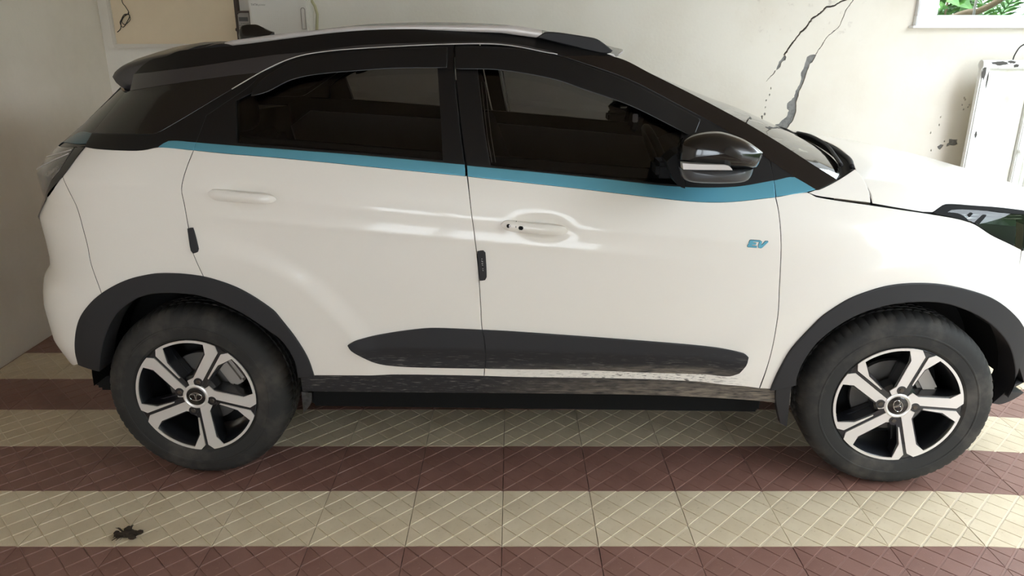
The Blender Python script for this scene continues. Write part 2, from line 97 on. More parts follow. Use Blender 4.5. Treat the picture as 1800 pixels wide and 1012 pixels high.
def ramp(nt, axis, pts, coord='Object'):
    """piecewise-linear mask along one local axis: product of rises and falls"""
    tc = nt.nodes.new('ShaderNodeTexCoord'); sx = nt.nodes.new('ShaderNodeSeparateXYZ')
    nt.links.new(tc.outputs[coord], sx.inputs[0]); out = None
    for a, b in pts:
        r = nt.nodes.new('ShaderNodeMapRange'); r.inputs[1].default_value = a; r.inputs[2].default_value = b
        nt.links.new(sx.outputs[axis], r.inputs[0])
        out = r.outputs[0] if out is None else math_node(nt, 'MULTIPLY', out, r.outputs[0])
    return out
def mixin(nt, b, fac, col, target='Base Color'):
    mx = nt.nodes.new('ShaderNodeMix'); mx.data_type = 'RGBA'
    inp = b.inputs[target]
    if inp.is_linked: nt.links.new(inp.links[0].from_socket, mx.inputs[6])
    else: mx.inputs[6].default_value = inp.default_value
    mx.inputs[7].default_value = (*col, 1)
    nt.links.new(fac, mx.inputs[0]); nt.links.new(mx.outputs[2], inp)
def glass(name, tint, ior=1.5, rough=0.):
    m = bpy.data.materials.new(name); m.use_nodes = True; nt = m.node_tree
    for n in list(nt.nodes):
        if n.type != 'OUTPUT_MATERIAL': nt.nodes.remove(n)
    o = nt.nodes['Material Output']; t = nt.nodes.new('ShaderNodeBsdfTransparent'); g = nt.nodes.new('ShaderNodeBsdfGlossy')
    f = nt.nodes.new('ShaderNodeFresnel'); f.inputs['IOR'].default_value = ior
    t.inputs[0].default_value = (*tint, 1); g.inputs['Roughness'].default_value = rough; g.inputs['Color'].default_value = (.9, .9, .9, 1)
    mx = nt.nodes.new('ShaderNodeMixShader'); nt.links.new(f.outputs[0], mx.inputs[0])
    nt.links.new(t.outputs[0], mx.inputs[1]); nt.links.new(g.outputs[0], mx.inputs[2]); nt.links.new(mx.outputs[0], o.inputs['Surface'])
    return m
# ------------------------------------------------------------------ materials
M = {}
M['white'] = mat('white_paint', (.80, .75, .685), .30, coat=.42, spec=.3)
M['white_door'] = mat('white_paint_splashed', (.80, .75, .685), .30, coat=.42, spec=.3)
nt = M['white_door'].node_tree; b = nt.nodes['Principled BSDF']
k = noise_mask(nt, (34, 34, 300), .555, .60, 4)
k2 = math_node(nt, 'MULTIPLY', ramp(nt, 2, [(.46, .44), (.39, .40)]), ramp(nt, 0, [(1.05, 1.55), (1.98, 1.78)]))
mixin(nt, b, math_node(nt, 'MULTIPLY', k, k2, True), (.05, .045, .04))
M['roof'] = mat('dark_grey_roof_paint', (.032, .029, .031), .38, coat=.5, bump=(900, .03, .001))
M['gloss'] = mat('gloss_black', (.008, .0075, .008), .18, coat=.4)
M['frame'] = mat('satin_black_frame', (.006, .0055, .006), .42, spec=.33)
M['pillar'] = mat('piano_black_pillar', (.008, .006, .006), .24, coat=.25, spec=.4)
M['plastic'] = mat('textured_black_plastic', (.020, .019, .021), .62, spec=.35, bump=(700, .15, .001))
M['visor'] = mat('smoked_acrylic', (.007, .007, .008), .34, spec=.4)
def muddy(name, zpts, xpts, szp, sst_):
    m = mat(name, (.020, .019, .021), .6, spec=.35)
    nt = m.node_tree; b = nt.nodes['Principled BSDF']
    sc = noise_mask(nt, (22, 22, 210), .56, .70, 4)                       # dry streaks everywhere
    mixin(nt, b, math_node(nt, 'MULTIPLY', math_node(nt, 'MULTIPLY', sc, ramp(nt, 2, szp)), sst_), (.33, .30, .28))
    d = math_node(nt, 'MULTIPLY', ramp(nt, 2, zpts), ramp(nt, 0, xpts))
    n = noise_mask(nt, (17, 17, 120), .30, .62, 5)
    mixin(nt, b, math_node(nt, 'MULTIPLY', d, n, True), (.235, .195, .155))
    return m
M['clad'] = muddy('muddy_door_cladding', [(.485, .445)], [(1.0, 1.65), (1.95, 1.80)], [(.535, .49)], .30)
M['sill'] = muddy('muddy_sill_plastic', [(.45, .36)], [(1.0, 1.75), (2.4, 2.0)], [(.60, .40)], .45)
M['arch'] = mat('arch_plastic', (.022, .021, .023), .62, spec=.35, bump=(500, .12, .001))
M['flap'] = mat('dusty_mud_flap', (.10, .095, .09), .7, vary=(30, (.05, .045, .04), .4, .6))
M['dark'] = mat('underbody_black', (.006, .006, .006), .8, spec=.2)
M['inner'] = mat('inner_black', (.006, .006, .0065), .75, spec=.2)
M['blue'] = mat('blue_metallic_film', (.14, .43, .58), .30, metal=.6, coat=.15, coat_rough=.2)
M['blueshade'] = mat('blue_film_shaded', (.030, .085, .115), .3, coat=.3)  # darker copy of the blue, with the rear-facing shade in its colour
M['glass'] = glass('tinted_side_glass', (.37, .365, .36), 1.45)
M['rearglass'] = glass('dark_side_glass', (.38, .375, .37), 1.45)
M['wscreen'] = glass('windscreen_glass', (.55, .58, .56), 1.6)
M['pane'] = glass('clear_pane', (.92, .95, .94), 1.45)
M['silver'] = mat('machined_alloy', (.74, .70, .665), .36, metal=.45)
M['rail'] = mat('satin_silver_rail', (.60, .555, .53), .42, metal=.25)
M['alloyblack'] = mat('gloss_black_alloy', (.012, .013, .016), .28, coat=.5)
M['rubber'] = mat('tyre_rubber', (.024, .023, .022), .72, spec=.3, vary=(7, (.070, .062, .054), .48, .72), bump=(160, .2, .001))
M['steel'] = mat('brake_steel', (.13, .12, .11), .5, metal=.6)
M['nut'] = mat('lug_nut_dark', (.10, .085, .07), .4, metal=.7)
M['chrome'] = mat('chrome', (.75, .74, .73), .15, metal=1.)
M['mirrorlow'] = mat('grey_mirror_shell', (.055, .056, .060), .4, coat=.3)
M['lampsmoke'] = mat('smoked_lamp', (.045, .042, .040), .12, coat=1., vary=(25, (.16, .14, .125), .45, .62))
M['lampclear'] = glass('lamp_lens', (.80, .84, .84), 1.5)
M['lampin'] = mat('lamp_reflector', (.17, .19, .185), .2, metal=.6, vary=(14, (.03, .05, .04), .42, .6))
M['seat'] = mat('dark_seat_cloth', (.012, .012, .012), .85)
M['trimlight'] = mat('grey_door_trim', (.50, .48, .46), .7)
M['crack_shade'] = mat('crack_shade_brown', (.045, .034, .026), .95)  # dark brown stands in for the shade deep in the cracks
M['dash'] = mat('dash_plastic', (.012, .012, .013), .6)
M['ink'] = mat('dark_print', (.10, .095, .09), .6)
M['inklight'] = mat('light_print', (.55, .52, .50), .5)
def plaster(name, col, stain, sc=2.2):
    m = mat(name, col, .85, spec=.25, vary=(sc, stain, .45, .75), bump=(55, .25, .003)); return m
M['wall'] = plaster('cream_wall_paint', (.76, .685, .58), (.68, .605, .50))
M['wallback'] = plaster('off_white_wall_paint', (.77, .72, .64), (.72, .66, .57))
nt = M['wallback'].node_tree; b = nt.nodes['Principled BSDF']
dirt = math_node(nt, 'MULTIPLY', noise_mask(nt, 16, .60, .72, 6), ramp(nt, 0, [(1.35, 1.7), (2.35, 1.95)]))
dirt = math_node(nt, 'MULTIPLY', dirt, ramp(nt, 2, [(1.45, 1.6)]))
mixin(nt, b, math_node(nt, 'MULTIPLY', dirt, .5, True), (.30, .23, .20))
M['cement'] = mat('bare_cement', (.25, .245, .235), .95, spec=.1, bump=(90, .6, .004), vary=(40, (.17, .165, .16), .4, .65))
M['board'] = mat('cream_board', (.74, .60, .42), .6, vary=(1.6, (.66, .53, .36), .4, .7))
M['moulding'] = mat('pale_moulding', (.66, .60, .52), .6)
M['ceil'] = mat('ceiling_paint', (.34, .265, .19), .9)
M['box'] = mat('white_enclosure', (.70, .66, .60), .45, bump=(120, .05, .001))
M['brown'] = mat('dark_brown_conduit', (.055, .035, .025), .6)
M['meter'] = mat('grey_meter', (.36, .32, .28), .6)
M['wire'] = mat('black_wire', (.012, .010, .009), .5)
M['hose'] = mat('pale_green_cable', (.42, .38, .22), .5)
M['gate'] = mat('white_gate_enamel', (.80, .80, .78), .45, vary=(60, (.55, .55, .50), .62, .72), bump=(60, .1, .002))
M['sheet'] = mat('weathered_gate_sheet', (.72, .72, .66), .6, vary=(7, (.60, .58, .46), .45, .72))
M['rust'] = mat('chipped_dark_metal', (.07, .065, .06), .8, bump=(120, .5, .003))
M['winframe'] = mat('white_window_frame', (.82, .83, .84), .5)
M['leaf'] = mat('leaf_green', (.035, .13, .012), .5, vary=(12, (.09, .24, .025), .4, .65))
M['frond'] = mat('frond_green', (.02, .07, .01), .5, vary=(9, (.06, .15, .02), .4, .65))
M['bark'] = mat('bark', (.12, .075, .04), .9, bump=(40, .5, .01))
M['soil'] = mat('outside_paving', (.55, .53, .50), .9, vary=(1.5, (.45, .43, .40), .4, .7))
M['floorbed'] = mat('maroon_floor', (.20, .115, .085), .6)
M['blocker'] = mat('green_light_blocker', (.10, .15, .06), .95, vary=(2.5, (.06, .10, .035), .4, .65))  # dark green for the added light-blocking wall
M['clump'] = mat('dry_debris', (.030, .018, .010), .95)
def tile_mat(name, col, dark, groove):
    m = mat(name, col, .42, spec=.45, vary=(5.5, dark, .42, .72), bump=(330, .35, .0012))
    nt = m.node_tree; b = nt.nodes['Principled BSDF']
    mixin(nt, b, math_node(nt, 'MULTIPLY', noise_mask(nt, 85, .63, .70, 4), .55), groove)
    return m
M['beige'] = tile_mat('beige_floor_tile', (.66, .555, .40), (.57, .465, .32), (.36, .27, .17))
M['maroon'] = tile_mat('maroon_floor_tile', (.245, .128, .102), (.185, .09, .070), (.34, .22, .17))
M['beigeg'] = mat('beige_groove', (.68, .585, .44), .45)
M['maroong'] = mat('maroon_groove', (.262, .142, .115), .42)
M['grout'] = mat('dark_grout', (.045, .037, .03), .9)
# ------------------------------------------------------------------ object helpers
def tag(o, label=None, cat=None, group=None, kind=None):
    for k_, v_ in (('label', label), ('category', cat), ('group', group), ('kind', kind)):
        if v_: o[k_] = v_
    return o
def empty(name, loc=(0, 0, 0), rz=0, parent=None):
    o = bpy.data.objects.new(name, None); COL.objects.link(o); o.location = loc; o.rotation_euler = (0, 0, rz)
    o.empty_display_size = .1
    if parent: o.parent = parent
    return o
def link(name, me, m, parent=None, smooth=True):
    if m is not None:
        for x in (m if isinstance(m, (list, tuple)) else [m]): me.materials.append(x)
    if smooth: me.polygons.foreach_set('use_smooth', [True]*len(me.polygons))
    o = bpy.data.objects.new(name, me); COL.objects.link(o)
    if parent: o.parent = parent
    return o
class MB:
    """a little mesh collector"""
    def __init__(s): s.v = []; s.f = []; s.mi = []
    def add(s, vs, fs, mi=0):
        n = len(s.v); s.v += [tuple(map(float, p)) for p in vs]; s.f += [tuple(i+n for i in f) for f in fs]; s.mi += [mi]*len(fs); return s
    def box(s, c, d, rot=None, mi=0, bev=0.):
        x, y, z = [q/2 for q in d]
        if bev:
            bm = bmesh.new(); bmesh.ops.create_cube(bm, size=1)
            bmesh.ops.scale(bm, vec=d, verts=bm.verts)
            bmesh.ops.bevel(bm, geom=bm.edges[:], offset=bev, segments=2, affect='EDGES')
            bm.verts.index_update()
            vs = [v.co.copy() for v in bm.verts]; fs = [[v.index for v in f.verts] for f in bm.faces]; bm.free()
        else:
            vs = [Vector((a*x, b_*y, c_*z)) for a in (-1, 1) for b_ in (-1, 1) for c_ in (-1, 1)]
            fs = [(0, 1, 3, 2), (4, 6, 7, 5), (0, 4, 5, 1), (2, 3, 7, 6), (0, 2, 6, 4), (1, 5, 7, 3)]
        if rot is not None: vs = [rot @ v for v in vs]
        return s.add([v+Vector(c) for v in vs], fs, mi)
    def tube(s, pts, r, n=8, mi=0, cap=True, closed=False):
        pts = [Vector(p) for p in pts]; rs = r if isinstance(r, (list, tuple)) else [r]*len(pts)
        vs = []; up = None
        for i, p in enumerate(pts):
            a = pts[i-1] if (i or closed) else p; c = pts[(i+1) % len(pts)] if (i < len(pts)-1 or closed) else p
            d = (c-a).normalized()
            if up is None: up = d.orthogonal().normalized()
            up = (up-d*up.dot(d)); up = up.normalized() if up.length > 1e-6 else d.orthogonal().normalized()
            w_ = d.cross(up)
            vs += [p+rs[i]*(math.cos(2*math.pi*j/n)*up+math.sin(2*math.pi*j/n)*w_) for j in range(n)]
        m_ = len(pts); fs = []
        for i in range(m_ if closed else m_-1):
            q = (i+1) % m_
            fs += [(i*n+j, i*n+(j+1) % n, q*n+(j+1) % n, q*n+j) for j in range(n)]
        if cap and not closed: fs += [tuple(range(n))[::-1], tuple((m_-1)*n+j for j in range(n))]
        return s.add(vs, fs, mi)
    def prism(s, poly, d0, d1, ax=1, mi=0):
        """polygon in the two axes other than ax, extruded along ax"""
        def P(a, b_, d): return {0: (d, a, b_), 1: (a, d, b_), 2: (a, b_, d)}[ax]
        n = len(poly)
        vs = [P(a, b_, d0) for a, b_ in poly]+[P(a, b_, d1) for a, b_ in poly]
        return s.add(vs, [tuple(range(n)), tuple(range(n, 2*n))[::-1]]+[(i, (i+1) % n, n+(i+1) % n, n+i) for i in range(n)], mi)
    def mesh(s, name):
        me = bpy.data.meshes.new(name); me.from_pydata(s.v, [], s.f); me.update()
        if any(s.mi): me.polygons.foreach_set('material_index', s.mi)
        bm = bmesh.new(); bm.from_mesh(me); bmesh.ops.recalc_face_normals(bm, faces=bm.faces); bm.to_mesh(me); bm.free()
        return me
    def build(s, name, m, parent=None, smooth=False, sharp=None):
        me = s.mesh(name); o = link(name, me, m, parent, smooth or sharp is not None)
        if sharp is not None: me.set_sharp_from_angle(angle=math.radians(sharp))
        return o
def blob(mb, c, r, n=14, m_=10, mi=0, pw=2.0):
    vs = []; fs = []
    for i in range(m_+1):
        a = -math.pi/2+math.pi*i/m_
        for j in range(n):
            b_ = 2*math.pi*j/n
            f = lambda t: math.copysign(abs(t)**(2/pw), t)
            vs.append((c[0]+r[0]*f(math.cos(a))*f(math.cos(b_)), c[1]+r[1]*f(math.cos(a))*f(math.sin(b_)), c[2]+r[2]*f(math.sin(a))))
    for i in range(m_):
        for j in range(n): fs.append((i*n+j, i*n+(j+1) % n, (i+1)*n+(j+1) % n, (i+1)*n+j))
    mb.add(vs, fs, mi); return mb
def lathe(prof, n, ax_pos=(0, 0, 0), mb=None, mi=0, mod=None):
    """revolve (radius, y) profile about the local y axis"""
    mb = mb or MB(); vs = []; fs = []; m_ = len(prof)
    for j in range(n):
        a = 2*math.pi*j/n
        for i, (r, y) in enumerate(prof):
            rr = r+(mod(i, j, r, y) if mod else 0)
            vs.append((ax_pos[0]+rr*math.cos(a), ax_pos[1]+y, ax_pos[2]+rr*math.sin(a)))
    for j in range(n):
        q = (j+1) % n
        for i in range(m_-1): fs.append((j*m_+i, q*m_+i, q*m_+i+1, j*m_+i+1))
    mb.add(vs, fs, mi); return mb
# ---- 2-D polygon tools
def pip(P, poly):
    x, y = P[:, 0], P[:, 1]; ins = np.zeros(len(P), bool); n = len(poly)
    for i in range(n):
        x0, y0 = poly[i]; x1, y1 = poly[(i+1) % n]
        c_ = ((y0 > y) != (y1 > y))
        with np.errstate(divide='ignore', invalid='ignore'):
            ins ^= c_ & (x < (x1-x0)*(y-y0)/(y1-y0+1e-30)+x0)
    return ins
def smooth_loop(poly, h, corner=38.):
    p = np.array(poly, float); n = len(p); out = []
    e = np.roll(p, -1, 0)-p; ln = np.hypot(e[:, 0], e[:, 1])
    keep = ln > 1e-5; p = p[keep]; n = len(p); e = np.roll(p, -1, 0)-p; ln = np.hypot(e[:, 0], e[:, 1])
    ang = np.arctan2(e[:, 1], e[:, 0]); turn = (ang-np.roll(ang, 1)+math.pi) % (2*math.pi)-math.pi
    sharp = np.abs(turn) > math.radians(corner)
    tan = (np.roll(p, -1, 0)-np.roll(p, 1, 0)); tan /= np.hypot(tan[:, 0], tan[:, 1])[:, None]
    d = e/ln[:, None]
    for i in range(n):
        j = (i+1) % n; k_ = max(1, int(round(ln[i]/h)))
        t0 = d[i] if sharp[i] else tan[i]; t1 = d[i] if sharp[j] else tan[j]
        for q in range(k_):
            t = q/k_; h00 = 2*t**3-3*t*t+1; h10 = t**3-2*t*t+t; h01 = -2*t**3+3*t*t; h11 = t**3-t*t
            out.append(h00*p[i]+h10*ln[i]*t0+h01*p[j]+h11*ln[i]*t1)
    return np.array(out)
def inset(p, g):
    a = np.roll(p, 1, 0); b_ = np.roll(p, -1, 0); t = b_-a; t /= np.hypot(t[:, 0], t[:, 1])[:, None]+1e-12
    nrm = np.stack([-t[:, 1], t[:, 0]], 1)
    area = np.sum(p[:, 0]*np.roll(p[:, 1], -1)-np.roll(p[:, 0], -1)*p[:, 1])
    return p+nrm*g*(1 if area > 0 else -1)
def tri_fill(loops, h, grid=True):
    """loops: outer loop, then holes (arrays).  returns verts (n,2), faces, loop index ranges"""
    base = np.concatenate(loops); rng = []; k_ = 0; edges = []
    for l in loops:
        rng.append((k_, k_+len(l))); edges += [(k_+i, k_+(i+1) % len(l)) for i in range(len(l))]; k_ += len(l)
    pts = base
    if grid:
        o = loops[0]; x0, y0 = o.min(0); x1, y1 = o.max(0)
        gx = np.arange(x0, x1, h); gy = np.arange(y0, y1, h*.87)
        X, Y = np.meshgrid(gx, gy); X[1::2] += h/2
        G = np.stack([X.ravel(), Y.ravel()], 1)
        ins = pip(G, o)
        for hl in loops[1:]: ins &= ~pip(G, hl)
        G = G[ins]
        if len(G):
            ok = np.ones(len(G), bool)
            for i in range(0, len(base), 64):
                d2 = ((G[:, None, :]-base[None, i:i+64, :])**2).sum(2).min(1); ok &= d2 > (.55*h)**2
            pts = np.concatenate([base, G[ok]])
    V, E_, F, ov, oe, of = delaunay_2d_cdt([Vector(q) for q in pts.tolist()], edges, [], 0, 1e-7)
    V = np.array([tuple(v) for v in V]); F = np.array([f for f in F if len(f) == 3])
    cen = V[F].mean(1); ins = pip(cen, loops[0])
    for hl in loops[1:]: ins &= ~pip(cen, hl)
    back = {}
    for i, l in enumerate(ov):
        for q in l: back[q] = i
    return V, F[ins], [[back[i] for i in range(a, b_)] for a, b_ in rng]
def patch(name, loops, fn, m, parent, depth=.02, h=.016, gap=0., bev=.0015, dirn=None, grid=True, corner=38., hg=None, nrm=True, gap_shade=True):
    """a panel: fill loops in parameter space, map with fn(a, b, off) -> xyz; edge rolled over and returned by depth"""
    L_ = [smooth_loop(l, h, corner) for l in loops]
    L_ = [inset(l, gap if i == 0 else -gap) for i, l in enumerate(L_)]
    V, F, rings = tri_fill(L_, hg or h, grid)
    out = [tuple(p) for p in fn(V[:, 0], V[:, 1], 0.)]; n0 = len(out)
    faces = [tuple(map(int, f)) for f in F]; sharp_from = []
    for k_, r in enumerate(rings):
        rp = V[r]; up = inset(rp, -bev if k_ == 0 else bev) if bev else rp
        a = len(out); out += [tuple(p) for p in fn(up[:, 0], up[:, 1], -bev)]
        b_ = len(out); out += [tuple(p) for p in fn(up[:, 0], up[:, 1], -bev)]
        c_ = len(out); out += [tuple(p) for p in fn(up[:, 0], up[:, 1], -depth)]
        n = len(r)
        for i in range(n):
            j = (i+1) % n
            faces.append((r[i], r[j], a+j, a+i)); faces.append((b_+i, b_+j, c_+j, c_+i))
    me = bpy.data.meshes.new(name); me.from_pydata(out, [], faces); me.update()
    bm = bmesh.new(); bm.from_mesh(me); bmesh.ops.recalc_face_normals(bm, faces=bm.faces)
    bm.to_mesh(me); bm.free()
    # front must face outward
    want = Vector(dirn or (0, -1, 0)); acc = sum((me.polygons[i].normal.dot(want)*me.polygons[i].area for i in range(len(F))), 0.)
    if acc < 0: me.flip_normals()
    nf = len(F); me.materials.append(m)
    if gap_shade and m.name.startswith(('white_paint', 'blue_met')):                    # edge returns painted black as the shade in the shut lines
        me.materials.append(M['inner']); mi_ = np.zeros(len(me.polygons), int); mi_[nf+1::2] = 1
        me.polygons.foreach_set('material_index', mi_)
    o = link(name, me, None, parent)
    if nrm:
        e_ = .008; a_, b_ = V[:, 0], V[:, 1]
        du = fn(a_+e_, b_, 0.)-fn(a_-e_, b_, 0.); dw = fn(a_, b_+e_, 0.)-fn(a_, b_-e_, 0.)
        nn = np.cross(du, dw); nn /= np.linalg.norm(nn, axis=1)[:, None]+1e-12
        sg = np.sign(nn @ np.array(want)); nn *= np.where(sg == 0, 1, sg)[:, None]
        full = np.zeros((len(out), 3)); full[:n0] = nn
        me.normals_split_custom_set_from_vertices(full.tolist())
    return o
def sfn(off0=0., fine=True):
    f = S if fine else S0
    def fn(u, w, off): return np.stack([u, -(f(u, w)+off0+off), w], 1)
    return fn
MIRROR = []
def side(name, key, m, parent, off=0., depth=.02, gap=.0025, h=.016, holes=(), mir=True, fine=True, bev=.0015, corner=38.):
    loops = [PL[key] if isinstance(key, str) else key]+[PL[q] if isinstance(q, str) else q for q in holes]
    o = patch(name, loops, sfn(off, fine), m, parent, depth, h, gap, bev, corner=corner)
    if mir: MIRROR.append(o)
    return o
# =================================================================== THE ROOM
YB, XL, ZC, XR, YF = 4.95, -2.56, 2.95, 2.0, -3.0
XC = 3.1
def struct(o): o['kind'] = 'structure'; return o
# back wall with real openings: the window and the cracks in the plaster
def ribbon(pts, ws):
    p = np.array(pts); t = np.gradient(p, axis=0); t /= np.hypot(t[:, 0], t[:, 1])[:, None]
    n = np.stack([-t[:, 1], t[:, 0]], 1); w_ = np.array(ws)[:, None]/2
    return [tuple(q) for q in np.concatenate([p+n*w_, (p-n*w_)[::-1]])]
def jag(poly, a, h=.012):
    p = []; n = len(poly)
    for i in range(n):
        q0 = np.array(poly[i]); q1 = np.array(poly[(i+1) % n]); k_ = max(1, int(np.hypot(*(q1-q0))/h))
        for j in range(k_): p.append(tuple(q0+(q1-q0)*j/k_+np.array([random.uniform(-a, a), random.uniform(-a, a)])*(1 if j else .4)))
    return p
rnd = lambda n, a, b_: [random.uniform(a, b_) for _ in range(n)]
wx0, wx1, wz0, wz1 = 2.62, 3.62, 1.685, 2.55
holes = [[(wx0, wz0), (wx1, wz0), (wx1, wz1), (wx0, wz1)]]
def cat2(p, k_=4, j=.0022):
    out = []
    for i in range(len(p)-1):
        for q in range(k_):
            t = q/k_; out.append((p[i][0]+(p[i+1][0]-p[i][0])*t+random.uniform(-j, j)*(q > 0), p[i][1]+(p[i+1][1]-p[i][1])*t+random.uniform(-j, j)*(q > 0)))
    return out+[tuple(p[-1])]
for k_ in ('crackAup', 'crackBup', 'crackAlow'): WL[k_] = cat2(WL[k_])
shade_lines = [(WL['crackAup'], .010), (WL['crackBup'], .004), (WL['crackAlow'], .005)]
cr = [jag(WL['crackB'], .0025), ribbon(WL['crackBup'], [random.uniform(.003, .0065) for _ in WL['crackBup']]),
      ribbon(WL['crackAup'], [random.uniform(.008, .013) for _ in WL['crackAup']]),
      jag(WL['crackA1'], .0015), ribbon(WL['crackAlow'], list(np.linspace(.007, .002, len(WL['crackAlow'])))),
      jag(WL['patch1'], .003), jag(WL['patch2'], .003)]
for i, (x, z) in enumerate(WL['dots']): cr.append([(x+random.uniform(.4, 1.3)*(.004 if i < 4 else .008)*math.cos(a), z+random.uniform(.5, 1.4)*(.007 if i < 4 else .011)*math.sin(a)) for a in np.linspace(0, 5.3, 7)])
for x, z in WL['spots']: cr.append([(x+random.uniform(.5, 1.2)*.0045*math.cos(a), z+random.uniform(.6, 1.3)*.008*math.sin(a)) for a in np.linspace(0, 5.3, 7)])
def xz(y): return lambda u, w, off: np.stack([u, np.full(len(u), y)-off, w], 1)
def flat_panel(name, outer, hls, y, depth, m):
    loops = [np.array(outer, float)]+[np.array(q, float) for q in hls]
    V, F, rings = tri_fill(loops, 1, False)
    out = [(a, y, c_) for a, c_ in V]; fs = [tuple(map(int, f)) for f in F]
    for r in rings:
        k_ = len(out); out += [(V[i][0], y, V[i][1]) for i in r]; l_ = len(out); out += [(V[i][0], y+depth, V[i][1]) for i in r]; n = len(r)
        fs += [(k_+i, k_+(i+1) % n, l_+(i+1) % n, l_+i) for i in range(n)]
    me = bpy.data.meshes.new(name); me.from_pydata(out, [], fs); me.update()
    bm = bmesh.new(); bm.from_mesh(me); bmesh.ops.recalc_face_normals(bm, faces=bm.faces); bm.to_mesh(me); bm.free()
    return link(name, me, m, None, False)
wb = struct(flat_panel('wall_back', [(XL-.2, 0), (4.6, 0), (4.6, ZC), (XL-.2, ZC)], holes+cr, YB, .012, M['wallback']))
core = flat_panel('cement_core', [(XL-.2, 0), (4.6, 0), (4.6, ZC), (XL-.2, ZC)], holes, YB+.009, .21, M['cement']); core.parent = wb
for pts, w_ in shade_lines:  # ribbons that paint the shade inside the narrow cracks
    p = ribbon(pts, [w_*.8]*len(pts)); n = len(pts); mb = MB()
    mb.add([(x, YB+.0085, z) for x, z in p]+[(x, YB+.004, z) for x, z in ribbon(pts, [w_*.25]*len(pts))], [(i, i+1, 2*n-2-i, 2*n-1-i) for i in range(n-1)]); mb.build('crack_shade', M['crack_shade'], wb)
mb = MB(); mb.box((XL-.1, (YB+YF)/2, ZC/2-.15), (.2, YB-YF, ZC+.3)); struct(mb.build('wall_left', M['wall']))
mb = MB(); mb.box(((XL+XC)/2-.1, (YB+YF)/2+.1, ZC+.1), (XC-XL+.2, YB-YF+.2, .2)); struct(mb.build('ceiling', M['ceil']))
# wall behind the photographer, with an opening
fw = MB(); yy = YF-.1
for x0_, x1_, z0_, z1_ in ((XL-.2, XR+.2, -.2, .35), (XL-.2, XR+.2, 1.9, ZC), (.75, XR+.2, .35, 1.9), (XL-.2, -1.7, .35, 1.9), (-1.0, -.85, .35, 1.9)):
    fw.box(((x0_+x1_)/2, yy, (z0_+z1_)/2), (x1_-x0_, .2, z1_-z0_))
struct(fw.build('wall_front', M['wall']))
YO = .15
mb = MB(); mb.box((XR+.1, (YF+YO)/2, ZC/2-.1), (.2, YO-YF, ZC+.2)); struct(mb.build('wall_right', M['wall']))
mb = MB(); mb.box((5.3, 1.5, 1.25), (.25, 10, 3.1)); struct(mb.build('wall_light_blocker', M['blocker']))  # unseen wall added on the right to block the low sky
# unseen slab over the window, added to keep sky light off the wall
mb = MB(); mb.box((3.5, YB-.5, 2.40), (2.7, 1.0, .08)); struct(mb.build('added_shade_slab', M['wallback']))

# floor bed and tiles
fl = MB(); x0_, x1_, x2_ = XL-.05, 1.53, 3.75; z2_ = -.014-.058*(x2_-x1_)
prof = [(x0_, -.014), (x1_, -.014), (x2_, z2_), (x2_, z2_-.1), (x0_, -.3)]
fl.prism(prof, YF-.1, YB, 1); fl = struct(fl.build('floor', M['floorbed']))
T = .3125; TG = .0009; tx0 = -.0325; ty0 = 2.345
def clip(poly, a, b_, c_):      # keep a*x+b*y<=c
    out = []
    for i in range(len(poly)):
        p, q = poly[i], poly[(i+1) % len(poly)]; dp = a*p[0]+b_*p[1]-c_; dq = a*q[0]+b_*q[1]-c_
        if dp <= 0: out.append(p)
        if dp*dq < 0: t = dp/(dp-dq); out.append((p[0]+(q[0]-p[0])*t, p[1]+(q[1]-p[1])*t))
    return out
def tile_mesh(name, m0, m1):
    mb = MB(); h_ = T/2-TG; zb = -.0022
    sq = [(-h_, -h_), (h_, -h_), (h_, h_), (-h_, h_)]
    n = 4; mb.add([(x, y, zb) for x, y in sq]+[(x, y, -.014) for x, y in sq], [(0, 1, 2, 3)]+[(i, i+4, (i+1) % 4+4, (i+1) % 4) for i in range(4)], 1)
    P_ = T/3; g1, g2 = .0033, .0016                 # half widths: x-y grooves are wide, x+y grooves are fine
    for i in range(-4, 4):
        for j in range(-4, 4):
            # cell between x-y = i*P..(i+1)*P and x+y = j*P..; lattice passes through tile corners
            o_ = 0.0
            c0, c1 = i*P_+g1*1.414+o_, (i+1)*P_-g1*1.414+o_; d0, d1 = j*P_+g2*1.414, (j+1)*P_-g2*1.414
            poly = [((c_+d_)/2, (d_-c_)/2) for c_, d_ in ((c0, d0), (c1, d0), (c1, d1), (c0, d1))]
            for a, b_ in ((1, 0), (-1, 0), (0, 1), (0, -1)):
                if poly: poly = clip(poly, a, b_, h_)
            if len(poly) < 3: continue
            A_ = abs(sum(poly[k][0]*poly[(k+1) % len(poly)][1]-poly[(k+1) % len(poly)][0]*poly[k][1] for k in range(len(poly))))/2
            if A_ < 2e-5: continue
            cx = sum(p[0] for p in poly)/len(poly); cy = sum(p[1] for p in poly)/len(poly); s_ = 1-.0016/max(.02, math.sqrt(A_))
            n = len(poly)
            mb.add([(x, y, zb) for x, y in poly]+[(cx+(x-cx)*s_, cy+(y-cy)*s_, 0) for x, y in poly],
                   [tuple(range(n, 2*n))]+[(k, (k+1) % n, n+(k+1) % n, n+k) for k in range(n)], 0)
    me = mb.mesh(name); me.materials.append(m0); me.materials.append(m1); return me
tm = [tile_mesh('floor_tile', M['beige'], M['beigeg']), tile_mesh('floor_tile', M['maroon'], M['maroong'])]
SL = .058; XS = tx0+5*T
